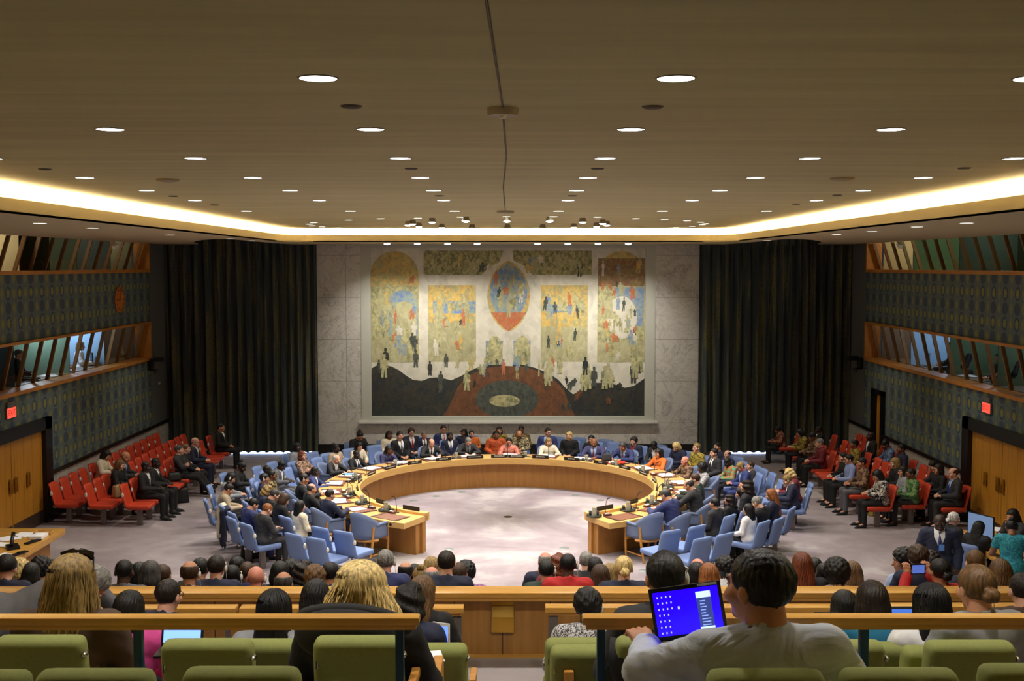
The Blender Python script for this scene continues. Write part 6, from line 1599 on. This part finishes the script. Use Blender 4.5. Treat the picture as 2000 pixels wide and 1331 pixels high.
nearhair([p_ for p_ in PEOPLE if 'sleek black' in p_['label']][0], 'gal', hairm('black'), 150, .42, .12, 3, wave=.004)
nearhair([p_ for p_ in PEOPLE if 'white blouse' in p_['label'] and 'long black' in p_['label']][0], 'gal', hairm('black'), 130, .40, .12, 4, wave=.004)
# hood of the padded coat
r_ = PEOPLE[-1]
# man with the laptop
p = at_y(1488, 1075, 4.15)
lm = person(p.x, p.y, p.z, .12, 'laptop', 't', 'short:black', 'top:shirtgrey:::charcoal', 'person in grey shirt holding an open laptop', GM, s=1.22, legs=False, wide=1.08)
_fr = frame('laptop')
q = MB(); ctr = _fr[7] + _fr[5] @ V3(0, -.030, -.114)
q.tube([(float(ctr[0]) + .068 * math.cos(a), float(ctr[1]) + .066 * math.sin(a), float(ctr[2]) + .012 * math.sin(a) - .006) for a in [2 * PI * k / 20 for k in range(21)]], .011, 8, False)
q.obj('collar', clothm('shirtgrey'), lm, True)
def laptop(cpx, cpy, Y, rz, tilt, sc_, roll, label, es, kb=True, base=True, icons=False, col=(.01, .0, 1)):
    e = empty('laptop', at_y(cpx, cpy, Y), rz); e.rotation_euler = (0, roll, rz); tag(e, label, 'laptop'); w_, h_ = .33 * sc_, .24 * sc_
    M_ = Matrix.Rotation(-tilt, 4, 'X')
    q = MB(); q.rbox((0, 0, h_ / 2), (w_, .012, h_), .005, M_); lid = q.obj('lid', M_blackm, e)
    q = MB(); q.bb(-w_ / 2 + .015, w_ / 2 - .015, -.0075, -.0065, .02, h_ - .018)
    me = q.mesh('screen', mat('laptop_screen_%d' % int(col[0] * 100), col, .3, emit=col, es=es), False); me.transform(M_); scn = link(me, 'screen', e)
    if icons:
        q = MB(); rr = random.Random(4)
        for r_0 in range(7):
            for c_0 in range(4 if r_0 < 3 else 3):
                q.bb(-w_ / 2 + .03 + c_0 * .018, -w_ / 2 + .035 + c_0 * .018, -.0085, -.0076, h_ - .043 - r_0 * .024, h_ - .036 - r_0 * .024)
        q.bb(-w_ / 2 + .11, -w_ / 2 + .118, -.0085, -.0076, h_ - .095, h_ - .083)
        me = q.mesh('icons', mat('icon_white', (.7, .8, 1), .5, emit=(.5, .6, 1), es=.5), False); me.transform(M_); link(me, 'icons', scn)
        q = MB(); q.bb(w_ * .14, w_ * .34, -.0085, -.0076, .04, h_ - .06); q.cur = 1; q.bb(w_ * .14, w_ * .34, -.0088, -.0076, h_ - .06, h_ - .035); q.bb(w_ * .14, w_ * .34, -.0088, -.0076, .032, .04)
        q.cur = 2
        for j in range(9): q.bb(w_ * .18, w_ * (.24 + .07 * rr.random()), -.009, -.0086, h_ - .075 - j * .012, h_ - .071 - j * .012)
        me = q.mesh('dialog_box', [mat('dialog_dark', (.03, .05, .15), .5, emit=(.02, .03, .12), es=1), mat('dialog_light', (.5, .6, .9), .5, emit=(.35, .5, .95), es=1), mat('dialog_text', (.3, .4, .7), .5, emit=(.15, .22, .5), es=1)], False); me.transform(M_); link(me, 'dialog_box', scn)
    if base:
        q = MB(); q.rbox((0, -.115 * sc_, -.008), (w_, .23 * sc_, .016), .005); q.obj('keyboard_base', M_blackm, e)
        q = MB()
        for a in range(4):
            for b in range(12): q.box((-w_ * .42 + b * w_ * .076, -.04 * sc_ - a * .024 * sc_, .001), (w_ * .06, .017 * sc_, .003))
        k_ = q.obj('keys', mat('keycap', (.16, .16, .17), .5), e, False)
    if icons:
        q = MB(); q.bb(w_ * .18, w_ * .45, -.0085, -.0065, h_ - .014, h_ - .004); me = q.mesh('sticker', M_white, False); me.transform(M_); link(me, 'sticker', e)
    return e
laptop(1352, 1247, 4.48, -.12, .22, .90, -.17, 'open black laptop with bright blue screen, held up', 1.0, icons=True)
laptop(355, 1262, 6.5, .05, .35, .75, 0, 'small laptop with pale blue screen, left gallery', 1.1, col=(.16, .30, 1))
laptop(1616, 1232, 7.3, 0, .3, .5, 0, 'laptop with whitish screen behind the right rail', .8, col=(.35, .45, .9))
laptop(1762, 1235, 7.4, 0, .3, .7, 0, 'laptop with dim blue screen beside teal blue top', .6, col=(.05, .14, .5))
q = MB(); q.rbox((0, 0, 0), (.12, .01, .16), .008); e = empty('tablet', at_y(862, 1241, 6.9), -.4); tag(e, 'small white tablet held beside the aisle', 'tablet'); q.obj('casing', M_white, e); q = MB(); q.bb(-.048, .048, -.0065, -.0055, -.06, .06); q.obj('screen', mat('tablet_screen', (.2, .3, .8), .3, emit=(.1, .2, .9), es=1), e, False)
papers(at_y(650, 1200, 7.3) + Vector((0, 0, 0)), .3, 3, 'white papers held by the second black-haired woman', .2, .28, .03, group='papers in the gallery')
papers(at_y(842, 1283, 6.2), .2, 2, 'white booklet on the aisle-side writing board', .12, .18, .01, group='papers in the gallery')
p = at_y(1290, 1244, 5.15); o = drape(p.x, p.y + .30, 0, .5, .8, clothm('black'), 'black coat slumped over the green seat below laptop'); o.location.z = p.z - .92
# jacket draped over the aisle-side green seat and booth interpreters
for (x, y, Y, sk_, hr, of, rz, lb) in ((158, 668, 24.9, 'p', 'bob:lbrown', 'top:white', -1.2, 'interpreter with light hair in left booth, lit white'), (115, 673, 24.3, 'w', 'bob:brown', 'top:lgrey', -1.9, 'interpreter beside the light-haired one, left booth'), (38, 683, 23.4, 'p', 'short:grey', 'coat:black', -1.4, 'interpreter with white hair in the left booth'), (236, 655, 30.4, 'w', 'short:black', 'top:beige', -1.0, 'interpreter at the far end of left booth'),
        (1886, 672, 26.3, 'p', 'bob:blond', 'suit:black:lblue:', 1.3, 'interpreter with fair hair in the right booth'), (1858, 668, 26.9, 'w', 'short:black', 'coat:black', 1.4, 'interpreter in black beside fair-haired one, right booth'), (1980, 682, 24.5, 'p', 'short:white', 'coat:black', 1.3, 'interpreter with white hair near right edge'), (1952, 690, 25.2, 'w', 'bob:dbrown', 'coat:black', 1.6, 'interpreter bending over white papers, right booth'), (25, 505, 23.2, 'd', 'short:black', 'coat:black', -1.2, 'dark head behind the upper left booth window')):
    s_ = -1 if x < 1000 else 1
    Xh = s_ * 10.95; d = ray(x, y); t = (Xh - CX) / d.x; P3 = Vector((Xh, d.y * t, CZ + d.z * t))
    person(P3.x, P3.y, P3.z, rz, 'gal', sk_, hr, of, 'person ' + lb.replace('interpreter ', 'interpreting ') if 'dark head' not in lb else 'person with ' + lb, 'interpreters in the booths', s=.95, legs=False)
print('PEOPLE', len(PEOPLE), 'objects', len(bpy.data.objects), 'meshes', len(bpy.data.meshes))
